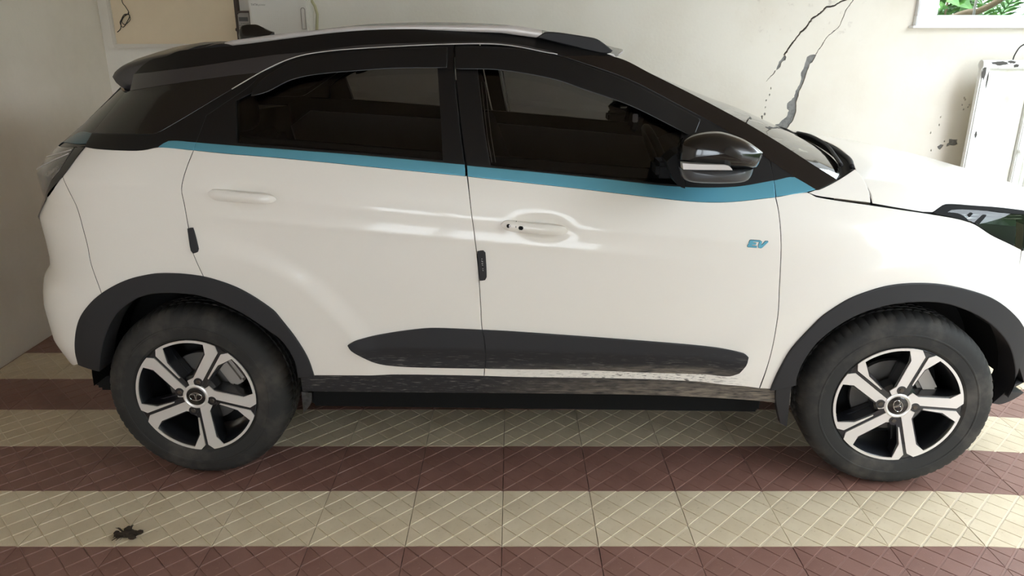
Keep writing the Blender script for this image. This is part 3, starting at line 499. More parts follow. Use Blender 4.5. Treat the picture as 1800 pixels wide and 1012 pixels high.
for i in range(-9, 12):
    for j in range(-4, 9):
        x, y = tx0+(i+.5)*T, ty0+(j-.5)*T
        if x < XL-.1 or y > YB: continue
        o = bpy.data.objects.new('floor_tile', tm[j % 2]); COL.objects.link(o); o.parent = fl
        z = 0 if x < XS else -SL*(x-XS)
        o.location = (x, y, z+random.uniform(-.0006, .0006))
        o.rotation_euler = (random.uniform(-.0012, .0012), (SL if x > XS else 0)+random.uniform(-.0012, .0012), random.uniform(-.0015, .0015))
# ground outside (the drive to the right and the garden behind the wall)
mb = MB(); mb.box((13.5, 2, -.28), (19.6, 34, .1)); mb.box((-4, 12.6, -.28), (15.4, 14.8, .1)); struct(mb.build('ground_outside', M['soil']))
# window
wn = MB()
fo = .125
x0, x1, z0, z1 = wx0-fo, wx1+fo, wz0-.062, wz1+fo
wn.box(((x0+x1)/2, YB-.012, (z0+wz0)/2), (x1-x0, .05, wz0-z0), bev=.004); wn.box(((x0+wx0)/2, YB-.013, (wz0+z1)/2), (wx0-x0, .05, z1-wz0), bev=.004)
wn.box(((x1+wx1)/2, YB-.013, (wz0+z1)/2), (x1-wx1, .05, z1-wz0), bev=.004); wn.box(((wx0+wx1)/2, YB-.014, (z1+wz1)/2), (wx1-wx0, .05, z1-wz1), bev=.004)
wn.box(((x0+x1)/2, YB-.02, z0-.006), (x1-x0+.05, .075, .014), bev=.003)
wnd = struct(wn.build('window_1', M['winframe']))
mb = MB(); mb.box(((wx0+wx1)/2, YB+.11, (wz0+wz1)/2), (wx1-wx0, .005, wz1-wz0)); mb.build('pane', M['pane'], wnd)
for xx, r_ in ((2.955, .008), (3.29, .008)):
    mb = MB(); mb.tube([(xx, YB+.16, wz0-.01), (xx, YB+.16, wz1+.01)], r_, 8); mb.build('grille_bar', M['meter'], wnd, True)
# =================================================================== THINGS ON THE WALLS
bd = empty('wall_cabinet', ((-2.475-1.70)/2, YB, 1.50)); tag(bd, 'flat cream door of a shallow wall cabinet with pale edging beside the left corner', 'cabinet')
def loc(o, x, y, z): o.location = (x, y, z); return o
bx, bz = bd.location.x, bd.location.z
mb = MB(); mb.box((-2.09-bx, -.012, .65), (.765, .022, 1.28)); mb.build('door', M['board'], bd)
mb = MB(); mb.box((-2.085-bx, -.022, .004), (.79, .040, .024), bev=.003); mb.build('bottom_edging', M['moulding'], bd)
mb = MB(); mb.box((-2.475-bx, -.022, .66), (.018, .040, 1.30), bev=.003); mb.build('side_edging', M['moulding'], bd)
# brown conduit
cd = MB(); cd.box((-1.695, YB-.018, 2.05), (.024, .036, 1.8), bev=.004); cd.box((-1.695, YB-.02, 1.60), (.034, .042, .02), bev=.003)
tag(cd.build('conduit', M['brown'], None, False), 'dark brown vertical conduit between the cream cabinet and the meter', 'conduit')
# meter behind a brown bracket
mt = empty('meter_box', (-1.637, YB, 1.56)); tag(mt, 'small grey meter with a printed label in a dark brown frame beside the white box', 'meter')
mb = MB(); mb.box((0, -.04, .055), (.078, .08, .16), bev=.006); mb.build('case', M['meter'], mt)
mb = MB(); mb.box((-.002, -.083, .142), (.073, .014, .012)); mb.box((.041, -.083, .07), (.013, .014, .15)); mb.build('bracket', M['brown'], mt)
mb = MB(); mb.box((-.004, -.0815, .10), (.055, .002, .024)); mb.build('display', M['ink'], mt)
mb = MB()
for r_ in range(4):
    for q in range(5):
        if random.random() < .8: mb.box((-.03+q*.013, -.0812, .075-r_*.011), (random.uniform(.006, .011), .0015, .0035))
mb.build('label_print', M['ink'], mt)
# white charger box
cb = empty('charger_box', (-1.408, YB, 1.45)); tag(cb, 'white wall charger box with a small handle slot and printed heading above the car roof', 'charger')
mb = MB(); mb.box((0, -.065, .30), (.362, .13, .60), bev=.012); mb.build('enclosure', M['box'], cb, True, 40)
def text(name, body, size, loc_, rot, m, parent, ext=.0005, sx=1.):
    cu = bpy.data.curves.new(name, 'FONT'); cu.body = body; cu.size = size; cu.extrude = ext; cu.resolution_u = 3
    tmp = bpy.data.objects.new(name, cu); COL.objects.link(tmp)
    dg = bpy.context.evaluated_depsgraph_get(); me = bpy.data.meshes.new_from_object(tmp.evaluated_get(dg))
    bpy.data.objects.remove(tmp)
    me.transform(Matrix.Translation(loc_) @ rot @ Matrix.Diagonal((sx, 1, 1, 1)))
    me.name = name; me.materials.clear(); return link(name, me, m, parent, False)
R90 = Matrix.Rotation(math.pi/2, 4, 'X')
text('heading_bold', 'TATA', .0165, (-.163, -.1305, .286), R90, M['ink'], cb)
text('heading_light', 'power', .0165, (-.118, -.1305, .286), R90, M['meter'], cb)
hs = MB(); sl = [(.148+.014*math.cos(a), .262+.014*math.sin(a)) for a in np.linspace(0, math.pi, 9)]+[(.134, .15), (.162, .15)]
ring_o = sl; ring_i = [(.148+(a-.148)*.72, .21+(b_-.21)*.93) for a, b_ in sl]; n = len(sl)
hs.add([(a, -.136, b_) for a, b_ in ring_o]+[(a, -.136, b_) for a, b_ in ring_i]+[(a, -.129, b_) for a, b_ in ring_o]+[(a, -.129, b_) for a, b_ in ring_i],
       [(i, (i+1) % n, n+(i+1) % n, n+i) for i in range(n)]+[(i, (i+1) % n, 2*n+(i+1) % n, 2*n+i) for i in range(n)]+[(n+i, n+(i+1) % n, 3*n+(i+1) % n, 3*n+i) for i in range(n)])
hs.build('handle_slot', M['meter'], cb)
vt = MB()
for r_ in range(9):
    for q in range(10):
        vt.add([(-.07+q*.013+random.uniform(-.002, .002)+.0022*math.cos(a), -.1304, .15+r_*.0125+random.uniform(-.002, .002)+.0022*math.sin(a)) for a in np.linspace(0, 5.24, 6)], [tuple(range(6))])
o = vt.build('speaker_dots', M['moulding'], cb); o['kind'] = 'stuff'
hz = MB(); pts = [(-1.232, YB-.05, 1.80), (-1.222, YB-.05, 1.765), (-1.205, YB-.05, 1.735), (-1.195, YB-.05, 1.69), (-1.203, YB-.05, 1.62), (-1.215, YB-.05, 1.50), (-1.20, YB-.05, 1.3)]
hz.tube(pts, .009, 10); tag(hz.build('charging_cable', M['hose'], None, True), 'pale green charging cable hanging beside the white wall box', 'cable')
# dangling wire
wp = [(x, YB-.045-.01*math.sin(i*1.7), z) for i, (x, z) in enumerate(WL['wire'])]
wp = [(-2.40, YB-.03, 1.95)]+wp+[(-2.44, YB-.05, 1.585)]
def cat(pts, k_=5):
    p = [Vector(q) for q in pts]; out = []
    for i in range(len(p)-1):
        a, b_, c_, d = p[max(i-1, 0)], p[i], p[i+1], p[min(i+2, len(p)-1)]
        for q in range(k_):
            t = q/k_; out.append(.5*((2*b_)+(c_-a)*t+(2*a-5*b_+4*c_-d)*t*t+(3*b_-a-3*c_+d)*t**3))
    return out+[p[-1]]
mb = MB(); mb.tube(cat(wp), .0024, 6); mb.tube(cat([(-2.355, YB-.05, 1.70), (-2.345, YB-.055, 1.66), (-2.385, YB-.05, 1.63), (-2.40, YB-.052, 1.65), (-2.37, YB-.05, 1.69)]), .0022, 6)
tag(mb.build('loose_wire', M['wire'], None, True), 'thin black loose wire bundled and dangling over the cream cabinet door', 'wire')
# gate folded against the wall
GY = 4.75
gt = empty('steel_gate', (3.0, GY, -.05)); tag(gt, 'white painted tubular steel gate with weathered sheet folded back against the wall', 'gate')
gx = lambda x: x-3.0
gz = lambda z: z+.05
mb = MB(); mb.box((gx(2.872), 0, gz(.735)), (.050, .045, 1.37), bev=.008); mb.build('stile', M['gate'], gt)
mb = MB(); mb.tube([(gx(2.847), 0, gz(1.398)), (gx(4.4), 0, gz(1.398))], .028, 28); mb.build('top_rail', M['gate'], gt, True, 50)
mb = MB(); mb.box((gx(3.6), 0, gz(.12)), (1.5, .04, .05), bev=.006); mb.build('bottom_rail', M['gate'], gt)
mb = MB(); mb.box((gx(3.03), .012, gz(.745)), (.262, .004, 1.25)); mb.build('sheet', M['sheet'], gt)
mb = MB(); mb.box((gx(3.19), 0, gz(.735)), (.05, .045, 1.37), bev=.006); mb.build('inner_stile', M['gate'], gt)
mb = MB(); mb.box((gx(3.8), .012, gz(.745)), (1.17, .004, 1.25)); mb.build('wide_sheet', M['sheet'], gt)
mb = MB(); mb.tube([(gx(3.235), -.05, gz(.30)), (gx(3.235), -.05, gz(1.02))], .011, 10); mb.build('bolt_rod', M['gate'], gt, True, 50)
for zz in (.88, .50):
    mb = MB(); mb.box((gx(3.205), -.035, gz(zz)), (.08, .03, .018), bev=.003); mb.build('bolt_guide', M['gate'], gt)
def chip(rx, rz, n=16):
    return [(random.uniform(.55, 1.15)*rx*math.cos(a), random.uniform(.55, 1.15)*rz*math.sin(a)) for a in np.linspace(0, 2*math.pi, n, False)]
mb = MB()
for x, z, rx, rz in ((2.861, 1.352, .012, .05), (2.889, 1.31, .006, .05), (2.883, .98, .008, .022), (2.876, .70, .005, .012)):
    mb.add([(gx(x+p), -.0235, gz(z+q)) for p, q in chip(rx, rz)], [tuple(range(16))])
mb.build('chipped_paint', M['rust'], gt)['kind'] = 'stuff'
mb = MB()
for x, a0, w_, l_ in ((2.945, 1.25, .50, .055), (3.015, .95, .40, .032), (3.045, 1.75, .40, .02)):
    o_ = chip(l_, w_); rings = [(x+p*k_, a0+q*k_) for k_ in (1., .66, .33) for p, q in o_]+[(x, a0)]
    fs = [(r_*16+i, r_*16+(i+1) % 16, (r_+1)*16+(i+1) % 16, (r_+1)*16+i) for r_ in (0, 1) for i in range(16)]+[(32+i, 32+(i+1) % 16, 48) for i in range(16)]
    mb.add([(gx(p), -.0287*math.sin(a), gz(1.398)+.0287*math.cos(a)) for p, a in rings], fs)
mb.build('rail_rust', M['rust'], gt, True)['kind'] = 'stuff'
lp = MB(); lp.tube(cat([(3.035, GY, 1.425), (3.04, GY, 1.455), (3.06, GY, 1.497), (3.09, GY, 1.517), (3.13, GY, 1.525), (3.17, GY, 1.50), (3.19, GY, 1.43)]), .004, 6)
tag(lp.build('wire_loop', M['wire'], None, True), 'thin dark wire loop tied over the top rail of the white gate', 'wire')
# debris on the floor
cl = MB(); random.seed(3)
for k_ in range(26):
    a = random.uniform(0, 6.28); r_ = min(abs(random.gauss(0, .014)), .026); s_ = random.uniform(.006, .013)
    blob(cl, (r_*1.5*math.cos(a), r_*math.sin(a), s_*.5), (s_*random.uniform(.8, 1.6), s_, s_*.6), 7, 5)
for k_ in range(14):
    a = random.uniform(0, 6.28); p0 = Vector((.02*math.cos(a), .015*math.sin(a), .006)); d = Vector((math.cos(a), math.sin(a), .2))*random.uniform(.015, .04)
    cl.tube([p0, p0+d*.6+Vector((0, 0, .004)), p0+d], [.002, .0016, .0008], 5)
o = cl.build('debris_clump', M['clump'], None, True); o.location = (-1.268, 2.09, .001)
tag(o, 'small dark clump of dry debris on the beige tile row near the left edge', 'debris')
# =================================================================== GARDEN BEYOND THE WINDOW
def frond(mb, base, yaw_, pitch, ln, nl=16, wl=.24):
    d = Vector((math.cos(yaw_)*math.cos(pitch), math.sin(yaw_)*math.cos(pitch), math.sin(pitch))); p = Vector(base); pts = [p.copy()]
    for i in range(10):
        d = (d+Vector((0, 0, -.09))).normalized(); p = p+d*ln/10; pts.append(p.copy())
    mb.tube(pts, [.011-.0009*i for i in range(11)], 6)
    for i in range(nl):
        t = .15+.83*i/nl; k_ = t*10; j = min(int(k_), 9); q = pts[j].lerp(pts[j+1], k_-j); dd = (pts[j+1]-pts[j]).normalized()
        sd = dd.cross(Vector((0, 0, 1))).normalized(); L_ = wl*(1-.6*abs(t-.45))*random.uniform(.85, 1.1)
        for s_ in (-1, 1):
            tip = q+(sd*s_*.8+dd*.75+Vector((0, 0, -.25)))*L_; m_ = q.lerp(tip, .45)+Vector((0, 0, .012)); w_ = dd*.020
            mb.add([q-w_*.4, q+w_*.4, m_+w_, tip, m_-w_], [(0, 1, 2, 4), (4, 2, 3)])
def palm(x, y, zb, zc, n, label, seed):
    random.seed(seed)
    r = empty('palm', (x, y, zb)); tag(r, label, 'plant')
    mb = MB(); mb.tube([(0, 0, 0), (.03, .0, (zc-zb)*.5), (0, .02, zc-zb)], [.07, .055, .05], 10); mb.build('stem', M['bark'], r, True)
    for k_ in range(n):
        mb = MB(); frond(mb, (0, 0, zc-zb), k_*2.399+random.uniform(-.2, .2), random.uniform(.15, 1.15), random.uniform(.7, 1.1)); mb.build('frond', M['frond'], r)
palm(4.75, 8.0, -.23, 1.45, 34, 'green feathery palm outside the window, right of the grille bar', 5)
def bush(x, y, zb, zc, R_, n, label, seed):
    random.seed(seed)
    r = empty('leafy_shrub', (x, y, zb)); tag(r, label, 'plant')
    mb = MB()
    for k_ in range(6):
        a = k_*1.05; mb.tube([(0, 0, 0), (.1*math.cos(a), .1*math.sin(a), (zc-zb)*.6), (R_*.6*math.cos(a), R_*.6*math.sin(a), zc-zb+.1)], [.02, .014, .006], 6)
    mb.build('stems', M['bark'], r, True)
    me = []
    for v_ in range(3):
        mb = MB(); L_ = .15; w_ = .045
        mb.add([(0, 0, 0), (L_*.4, w_, .012), (L_, 0, -.02-.01*v_), (L_*.4, -w_, .012), (L_*.45, 0, 0)], [(0, 4, 1), (1, 4, 2), (2, 4, 3), (3, 4, 0)])
        m_ = mb.mesh('leaf'); m_.materials.append(M['leaf']); me.append(m_)
    for k_ in range(n):
        o = bpy.data.objects.new('leaf', me[k_ % 3]); COL.objects.link(o); o.parent = r
        v_ = Vector((random.gauss(0, 1), random.gauss(0, 1), random.gauss(0, 1))).normalized()*R_*random.uniform(.4, 1)
        o.location = (v_.x, v_.y, zc-zb+v_.z*.9); o.rotation_euler = (random.uniform(-.9, .9), random.uniform(-.7, .9), random.uniform(0, 6.28))
bush(3.42, 6.3, -.23, 1.80, .30, 170, 'bright leafy green shrub outside the window, left of the grille bar', 9)
mb = MB(); mb.tube(cat([(2.5, 5.5, -.23), (2.65, 5.5, 1.0), (2.88, 5.5, 1.58), (3.05, 5.5, 1.675), (3.33, 5.5, 1.79), (3.8, 5.5, 2.2)]), [.06]*6+[.05]*6+[.035]*6+[.022]*8, 8)
tag(mb.build('leaning_trunk', M['bark'], None, True), 'thin brown leaning tree trunk crossing behind the window glass', 'tree')
mb = MB(); mb.box((3.56, 7.4, 1.2), (.10, .10, 2.9), bev=.01); tag(mb.build('garden_post', M['gate'], None), 'plain white post standing in the garden behind the window', 'post')

# =================================================================== THE CAR
YAW = .0284
car = empty('car', (-1.11564, 3.32356, 0), -YAW)
tag(car, 'white compact electric SUV with dark roof, blue waistline stripe and muddy sills', 'car')
WHT = M['white']
qp = side('rear_quarter_panel', 'quarter', WHT, car)
rb = side('rear_bumper', 'bumper_r', WHT, car)
fd = side('front_fender', 'fender', WHT, car)
# --- doors: skin, then everything fixed on the door as its sub-parts
def door(name, skin, paint, key):
    d = side(name, skin, paint, car, depth=.03, h=.011); return d
def sub(d, name, key, m, off, depth=.02, gap=.0, holes=(), h=.016, bev=.0015, corner=38., fine=False):
    return side(name, key, m, d, off, depth, gap, h, holes, False, fine, bev, corner)
rd = door('rear_door', 'door_r', M['white_door'], 'r'); fdr = door('front_door', 'door_f', M['white_door'], 'f')
for d, k_, ga in ((rd, 'r', M['rearglass']), (fdr, 'f', M['glass'])):
    sub(d, 'waistline_stripe', 'stripe_'+k_, M['blue'], .001, .02, .0018)['label'] = 'metallic blue stripe'
    sub(d, 'window_frame', 'frame_'+k_, M['frame'], 0, .035, .0018, ['glass_'+k_])
    sub(d, 'window_glass', 'glass_'+k_, ga, -.012, .004, -.004, bev=0)
    sub(d, 'rain_visor', 'visor_'+k_, M['visor'], .016, .016, 0, bev=.004)['label'] = 'smoked black rain visor'
    def cf(u, w, off):
        wr = .535-.022*(u-1.)-.25*np.clip(.78-u, 0, 1)**1.5-.10*np.clip(u-1.75, 0, 1)
        t_ = w-wr; bul = .015-.06*np.clip(t_, 0, 1)-.16*np.clip(-t_, 0, .045)
        return np.stack([u, -(np.maximum(S(u, w), S0(u, w))+bul+off), w], 1)
    patch('door_cladding', [PL['clad_'+k_]], cf, M['clad'], d, .018, .010, .001, .003)['label'] = 'textured black cladding with dried mud'
    sub(d, 'edge_guard', 'guard_'+k_, M['plastic'], .009, .012, 0, h=.008, bev=.003, fine=True)
for (d, key, hx) in ((rd, 'handle_r', 0), (fdr, 'handle_f', 1)):
    def hf(u, w, off, key=key):
        p = np.array(PL[key]); c_ = p.mean(0); L_ = np.ptp(p[:, 0])/2; tilt = -.09
        x = (u-c_[0])/L_; t = (w-c_[1]-tilt*(u-c_[0]))/.019
        base = S0(np.full_like(u, c_[0]), np.full_like(u, c_[1]))+.006
        z = base+.016*np.clip(1-np.abs(x)**3, 0, 1)**.6*np.clip(1-.62*t*t, .05, 1)+off
        return np.stack([u, -z, w], 1)
    patch('door_handle', [PL[key]], hf, WHT, d, .022, .007, 0, .0015, corner=60., gap_shade=False)
# key hole, request button, split line of the front handle
def yon(u, w, o_): return -(float(S0(u, w))+o_)
u_, w_ = PL['keyhole']; mb = MB(); lathe([(0, -.0), (.0062, -.0), (.0066, .006)], 20, (u_, yon(u_, w_, .021), w_), mb); mb.build('key_lock', M['inner'], fdr, False)
mb = MB(); mb.box((u_+.0035, yon(u_, w_, .0215), w_), (.004, .002, .008)); mb.build('key_slot', M['chrome'], fdr)
u_, w_ = PL['hbutton']; mb = MB(); mb.box((u_, yon(u_, w_, .0205), w_), (.0155, .008, .0125), Matrix.Rotation(.09, 3, 'Y'), bev=.0025); mb.build('request_button', M['inner'], fdr)
(a0, b0), (a1, b1) = PL['hsplit']; mb = MB(); mb.tube([(a0, yon(a0, b0, .012), b0), ((a0+a1)/2, yon(a0, (b0+b1)/2, .0215), (b0+b1)/2), (a1, yon(a1, b1, .012), b1)], .0011, 6); mb.build('handle_joint', M['inner'], fdr)
# badge letters: blue with a dark outline and a pale centre to the E
for key in ('badge_e', 'badge_v'):
    o = sub(fdr, 'badge_letter', key, M['blue'], .0042, .006, .0003, h=.006, bev=.0006, corner=20); sub(fdr, 'badge_outline', key, M['inner'], .002, .004, -.0011, h=.006, bev=0, corner=20)
# tiny lettering on the door edge guards
for d, key, ang in ((rd, 'guard_r', -1.27), (fdr, 'guard_f', -1.49)):
    p = np.array(PL[key]); c_ = p.mean(0); mb = MB(); ca, sa = math.cos(ang), math.sin(ang)
    for i_, (q, l_) in enumerate(((-.024, .003), (-.016, .006), (-.009, .005), (-.003, .004), (.010, .003), (.016, .003))):
        x, z = c_[0]+q*ca, c_[1]+q*sa
        mb.box((x, yon(x, z, .0098), z), (.0016, .001, l_), Matrix.Rotation(-ang+.5*(i_ % 2), 3, 'Y'))
    mb.build('guard_print', M['inklight'], d)
# glass-run strips at the B pillar
b_ = [(840, 150)]
strip = np.array([[PL['glass_f'][-1][0]+.006, PL['glass_f'][-1][1]+.01], [PL['glass_f'][-2][0]+.006, PL['glass_f'][-2][1]], [PL['glass_f'][-3][0]+.004, PL['glass_f'][-3][1]+.008]])
for dx in (0., .012):
    mb = MB(); mb.tube([(x+dx, yon(x+dx, z, -.016), z) for x, z in strip], .0013, 6); mb.build('glass_channel', M['rail'], fdr, True)
# --- dark upper body
side('corner_glass', 'd_glass', M['gloss'], car, 0, fine=False)
side('pillar_trim', 'd_trim', M['frame'], car, .002, gap=.0012, fine=False)
side('tailgate_side', 'tailgate_side', M['pillar'], car, -.004, gap=.001, fine=False)
side('roof_side', 'roof_side', M['roof'], car, .002, gap=.0008, fine=False)
side('roof_channel', 'roof_rail_base', M['frame'], car, 0, gap=.0, fine=False)
side('windscreen_pillar', 'a_pillar', M['pillar'], car, .002, gap=.0012, fine=False)
side('mirror_triangle', 'tri_trim', M['frame'], car, 0, gap=.001, fine=False)
side('quarter_stripe', 'stripe_q', M['blue'], car, .001, gap=.0018, fine=False)['label'] = 'metallic blue stripe'
side('fender_stripe', 'stripe_a', M['blue'], car, .001, gap=.0022, fine=False)['label'] = 'metallic blue stripe'
side('cowl_corner', 'cowl_side', WHT, car, 0, gap=.003, fine=False)
side('sill', 'sill', M['sill'], car, -.004, .10, fine=False)
side('rear_arch_cladding', 'arch_r', M['arch'], car, .012, .10, gap=.0, h=.014, bev=.004, fine=True)
side('front_arch_cladding', 'arch_f', M['arch'], car, .012, .13, gap=.0, h=.014, bev=.004, fine=True)
side('rear_mud_flap', 'flap_r', M['flap'], car, -.12, .012, h=.01, fine=False)
side('front_mud_flap', 'flap_f', M['arch'], car, .010, .03, h=.02, bev=.002, fine=False)
dr = [(q.x, q.y) for q in cat([(a[0], a[1], 0) for a in PL['edge_glint']])]
mb = MB(); mb.tube([(x, yon(x, z, .003), z) for x, z in dr if x < 1.305], .0017, 6); MIRROR.append(mb.build('roof_edge_glint', M['rail'], car, True))  # pale tube drawn as the highlight on the roof gap edge
# blue band round the tailgate
side('tailgate_stripe', 'stripe_t', M['blueshade'], car, .0005, gap=0, fine=False)['label'] = 'metallic blue stripe'
# --- lamps
tl = side('tail_lamp', 'lamp_border', M['gloss'], car, .006, .05, gap=.001, fine=False)
side('lamp_lens', 'lamp_lens', M['lampsmoke'], tl, .008, .02, 0, .012, (), False, False)
ll = PL['lamp_lens']; bp = PL['lamp_border']
def lerp2(a, b_, t): return (a[0]+(b_[0]-a[0])*t, a[1]+(b_[1]-a[1])*t)
for t0, t1 in ((.06, .30), (.22, .62)):
    p0 = lerp2(ll[0], ll[-1], t0); p1 = lerp2(ll[1], ll[7], t1)
    pts = [lerp2(p0, p1, t) for t in np.linspace(0.03, .97, 8)]
    mb = MB(); mb.tube([(x, yon(x, z, .009), z) for x, z in pts], .002, 6); mb.build('lamp_rib', M['rail'], tl, True)
hl = side('headlamp', 'headlamp', M['lampclear'], car, .002, .012, gap=.002, fine=False)
hp = PL['headlamp']
side('lamp_reflector', hp, M['lampin'], hl, -.045, .02, .006, .014, (), False, False)
side('lamp_bezel', 'lamp_bar', M['inner'], hl, .004, .03, .0, .01, (), False, False, corner=30)
side('lamp_divider', 'lamp_post', M['inner'], hl, .003, .03, 0, .008, (), False, False)
side('lamp_divider', 'lamp_post2', M['inner'], hl, .003, .03, 0, .008, (), False, False)
for z_ in (1.006, .996):
    mb = MB(); mb.tube([(x, yon(x, z_-.05*(x-2.6), -.008), z_-.05*(x-2.6)) for x in np.linspace(2.62, 2.84, 8)], .0022, 6); mb.build('light_guide', M['chrome'], hl, True)
# --- bonnet
def hood_w(u, v):
    u = np.asarray(u, float); v = np.abs(np.asarray(v, float))
    wc = np.interp(u, [2.2, 2.45, 2.56, 2.75, 2.96, 3.15, 3.35], [1.165, 1.143, 1.128, 1.097, 1.052, 1.0, .92])
    cr_ = wc-.058*(v/.85)**2.2
    lo = np.full_like(u, .90); hi = np.full_like(u, 1.35)
    for _ in range(34):
        mid = (lo+hi)/2; g = S0(u, mid) > v; lo = np.where(g, mid, lo); hi = np.where(g, hi, mid)
    si = (lo+hi)/2; k_ = .016
    return -k_*np.log(np.exp(-(si-1)/k_)+np.exp(-(cr_-1)/k_))+1
def hfn(u, v, off): return np.stack([u, -v, hood_w(u, np.clip(v, -.9, .9))+off], 1)
he = [(p[0], p[1]) for p in L3['hoodedge']]
near = [(2.300, .742), (2.286, .764), (2.312, .806), (2.319, .8435), (2.42, .8475), (2.517, .8455), (2.566, .8255), (2.66, .8165), (2.757, .8025), (2.849, .7835), (2.97, .742), (3.07, .685), (3.15, .60), (3.21, .45), (3.245, .22)]
rear = [(2.30, .742), (2.345, .6), (2.395, .4), (2.425, .2)]
loop = near+[(3.255, 0)]+[(a, -b_) for a, b_ in near[::-1]]+[(a, -b_) for a, b_ in rear[1:]]+[(2.435, 0)]+[(a, b_) for a, b_ in rear[::-1]][:-1]
patch('bonnet', [loop], hfn, WHT, car, .02, .03, .0028, .002, dirn=(0, 0, 1), hg=.03)
# --- windscreen, roof, cowl: lofts from the near edge to the far edge
def loft(name, edge, bu, bw, m, nt_=24, k_=4, pw=2., thick=.0, parent=car):
    E_ = cat([(p[0], p[1], p[2]) for p in edge], k_); vs = []; n = len(E_)
    bu_ = bu if callable(bu) else (lambda s: bu); bw_ = bw if callable(bw) else (lambda s: bw)
    for i, p in enumerate(E_):
        s = i/(n-1)
        for j in range(nt_+1):
            t = math.sin(math.pi/2*(2*j/nt_-1)); c_ = 1-abs(t)**pw
            vs.append((p.x+bu_(s)*c_, -p.y*t, p.z+bw_(s)*c_))
    fs = [(i*(nt_+1)+j, i*(nt_+1)+j+1, (i+1)*(nt_+1)+j+1, (i+1)*(nt_+1)+j) for i in range(n-1) for j in range(nt_)]
    mb = MB(); mb.add(vs, fs); return mb.build(name, m, parent, True)
ap = L3['apill']
loft('windscreen', [(p[0]-.006, p[1]-.006, p[2]-.006) for p in ap], lambda s: .015+.20*s**1.3, lambda s: .004+.016*s, M['wscreen'], 28)
rt = L3['rail_bot']
re_ = [(-.10, .52, 1.478), (-.02, .55, 1.499), (.145, .565, 1.527), (.3065, .568, 1.545), (.52, .565, 1.570), (.678, .562, 1.580), (.8856, .56, 1.583), (1.094, .555, 1.576), (1.224, .55, 1.560), (1.302, .548, 1.545), (1.43, .555, 1.512), (1.486, .585, 1.492)]
loft('roof', re_, lambda s: .075*max(0, (s-.7)/.3)**2-.02*max(0, (.2-s)/.2), lambda s: .043-.022*s, M['roof'], 28, 4, 2.4)
cowl_e = [(2.214, .797, 1.111), (2.231, .788, 1.117), (2.262, .77, 1.126), (2.292, .748, 1.138)]
def cowl():
    mb = MB(); n = 26; m_ = 6; vs = []
    for i in range(m_+1):
        s = i/m_
        for j in range(n+1):
            t = math.sin(math.pi/2*(2*j/n-1)); c_ = 1-abs(t)**2
            pa = Vector((2.208+.21*c_-.004, -.79*t, 1.100+.010*c_)); v_ = abs(.742*t)
            ur = float(np.interp(v_, [0, .2, .4, .6, .742], [2.437, 2.427, 2.397, 2.347, 2.302])); pb = Vector((ur+.012, -.742*t, float(hood_w(ur, v_))-.016))
            p = pa.lerp(pb, s); p.z -= .018*math.sin(math.pi*s); vs.append(p)
    fs = [(i*(n+1)+j, i*(n+1)+j+1, (i+1)*(n+1)+j+1, (i+1)*(n+1)+j) for i in range(m_) for j in range(n)]
    mb.add(vs, fs); return mb.build('cowl_panel', M['plastic'], car, True)
cowl()
mb = MB(); mb.tube(cat([(2.30, -.60, 1.128), (2.33, -.45, 1.142), (2.372, -.25, 1.152), (2.40, 0., 1.155), (2.39, .15, 1.152)]), .007, 8)
mb.tube(cat([(2.33, -.62, 1.125), (2.36, -.5, 1.138), (2.375, -.26, 1.152)]), .009, 8); mb.build('wiper', M['plastic'], car, True)
mb = MB(); mb.tube(cat([(2.36, .05, 1.142), (2.385, .3, 1.148), (2.36, .5, 1.140), (2.33, .62, 1.13)]), .007, 8); mb.build('wiper', M['plastic'], car, True)
# --- roof rails with raised black feet
rb_, rt_ = L3['rail_bot'], L3['rail_top']
def curve_z(pts, u): return float(np.interp(u, [p[0] for p in pts], [p[2] for p in pts]))
def rail(y0):
    mb = MB(); us = np.linspace(.135, 1.235, 40); n = 10; vs = []
    for u in us:
        lo, hi = curve_z(rb_, u)-.004, curve_z(rt_, u)-.005; cz, hz_ = (lo+hi)/2, (hi-lo)/2
        for j in range(n):
            a = 2*math.pi*j/n; f = lambda t: math.copysign(abs(t)**.6, t)
            vs.append((u, -(y0+.012*f(math.cos(a))), cz+hz_*f(math.sin(a))))
    fs = [(i*n+j, i*n+(j+1) % n, (i+1)*n+(j+1) % n, (i+1)*n+j) for i in range(len(us)-1) for j in range(n)]
    mb.add(vs, fs); r = mb.build('roof_rail', M['rail'], car, True)
    for sect in ([(-.078, 1.486), (-.076, 1.494), (.0, 1.509), (.036, 1.5215), (.10, 1.534), (.125, 1.5375), (.150, 1.5345), (.172, 1.527), (.16, 1.518), (.04, 1.500)],
                 [(1.215, 1.556), (1.225, 1.562), (1.245, 1.574), (1.262, 1.5755), (1.31, 1.571), (1.40, 1.5575), (1.423, 1.552), (1.452, 1.534), (1.478, 1.514), (1.470, 1.506), (1.437, 1.505), (1.30, 1.536)]):
        m2 = MB(); s2 = smooth_loop(sect, .012, 50); c_ = s2.mean(0)
        for k_, (yy, sc_) in enumerate(((y0+.020, .93), (y0+.014, 1.), (y0-.014, 1.), (y0-.02, .93))):
            ii = inset(s2, 0 if sc_ == 1. else .004); m2.v += [(p[0], -yy, p[1]) for p in ii]
        n2 = len(s2)
        for k_ in range(3): m2.f += [(k_*n2+i, k_*n2+(i+1) % n2, (k_+1)*n2+(i+1) % n2, (k_+1)*n2+i) for i in range(n2)]
        m2.f += [tuple(range(n2)), tuple(range(3*n2, 4*n2))[::-1]]; m2.mi = [0]*len(m2.f)
        m2.build('rail_foot', M['plastic'], r, True, 40)
    return r
MIRROR.append(rail(.572))
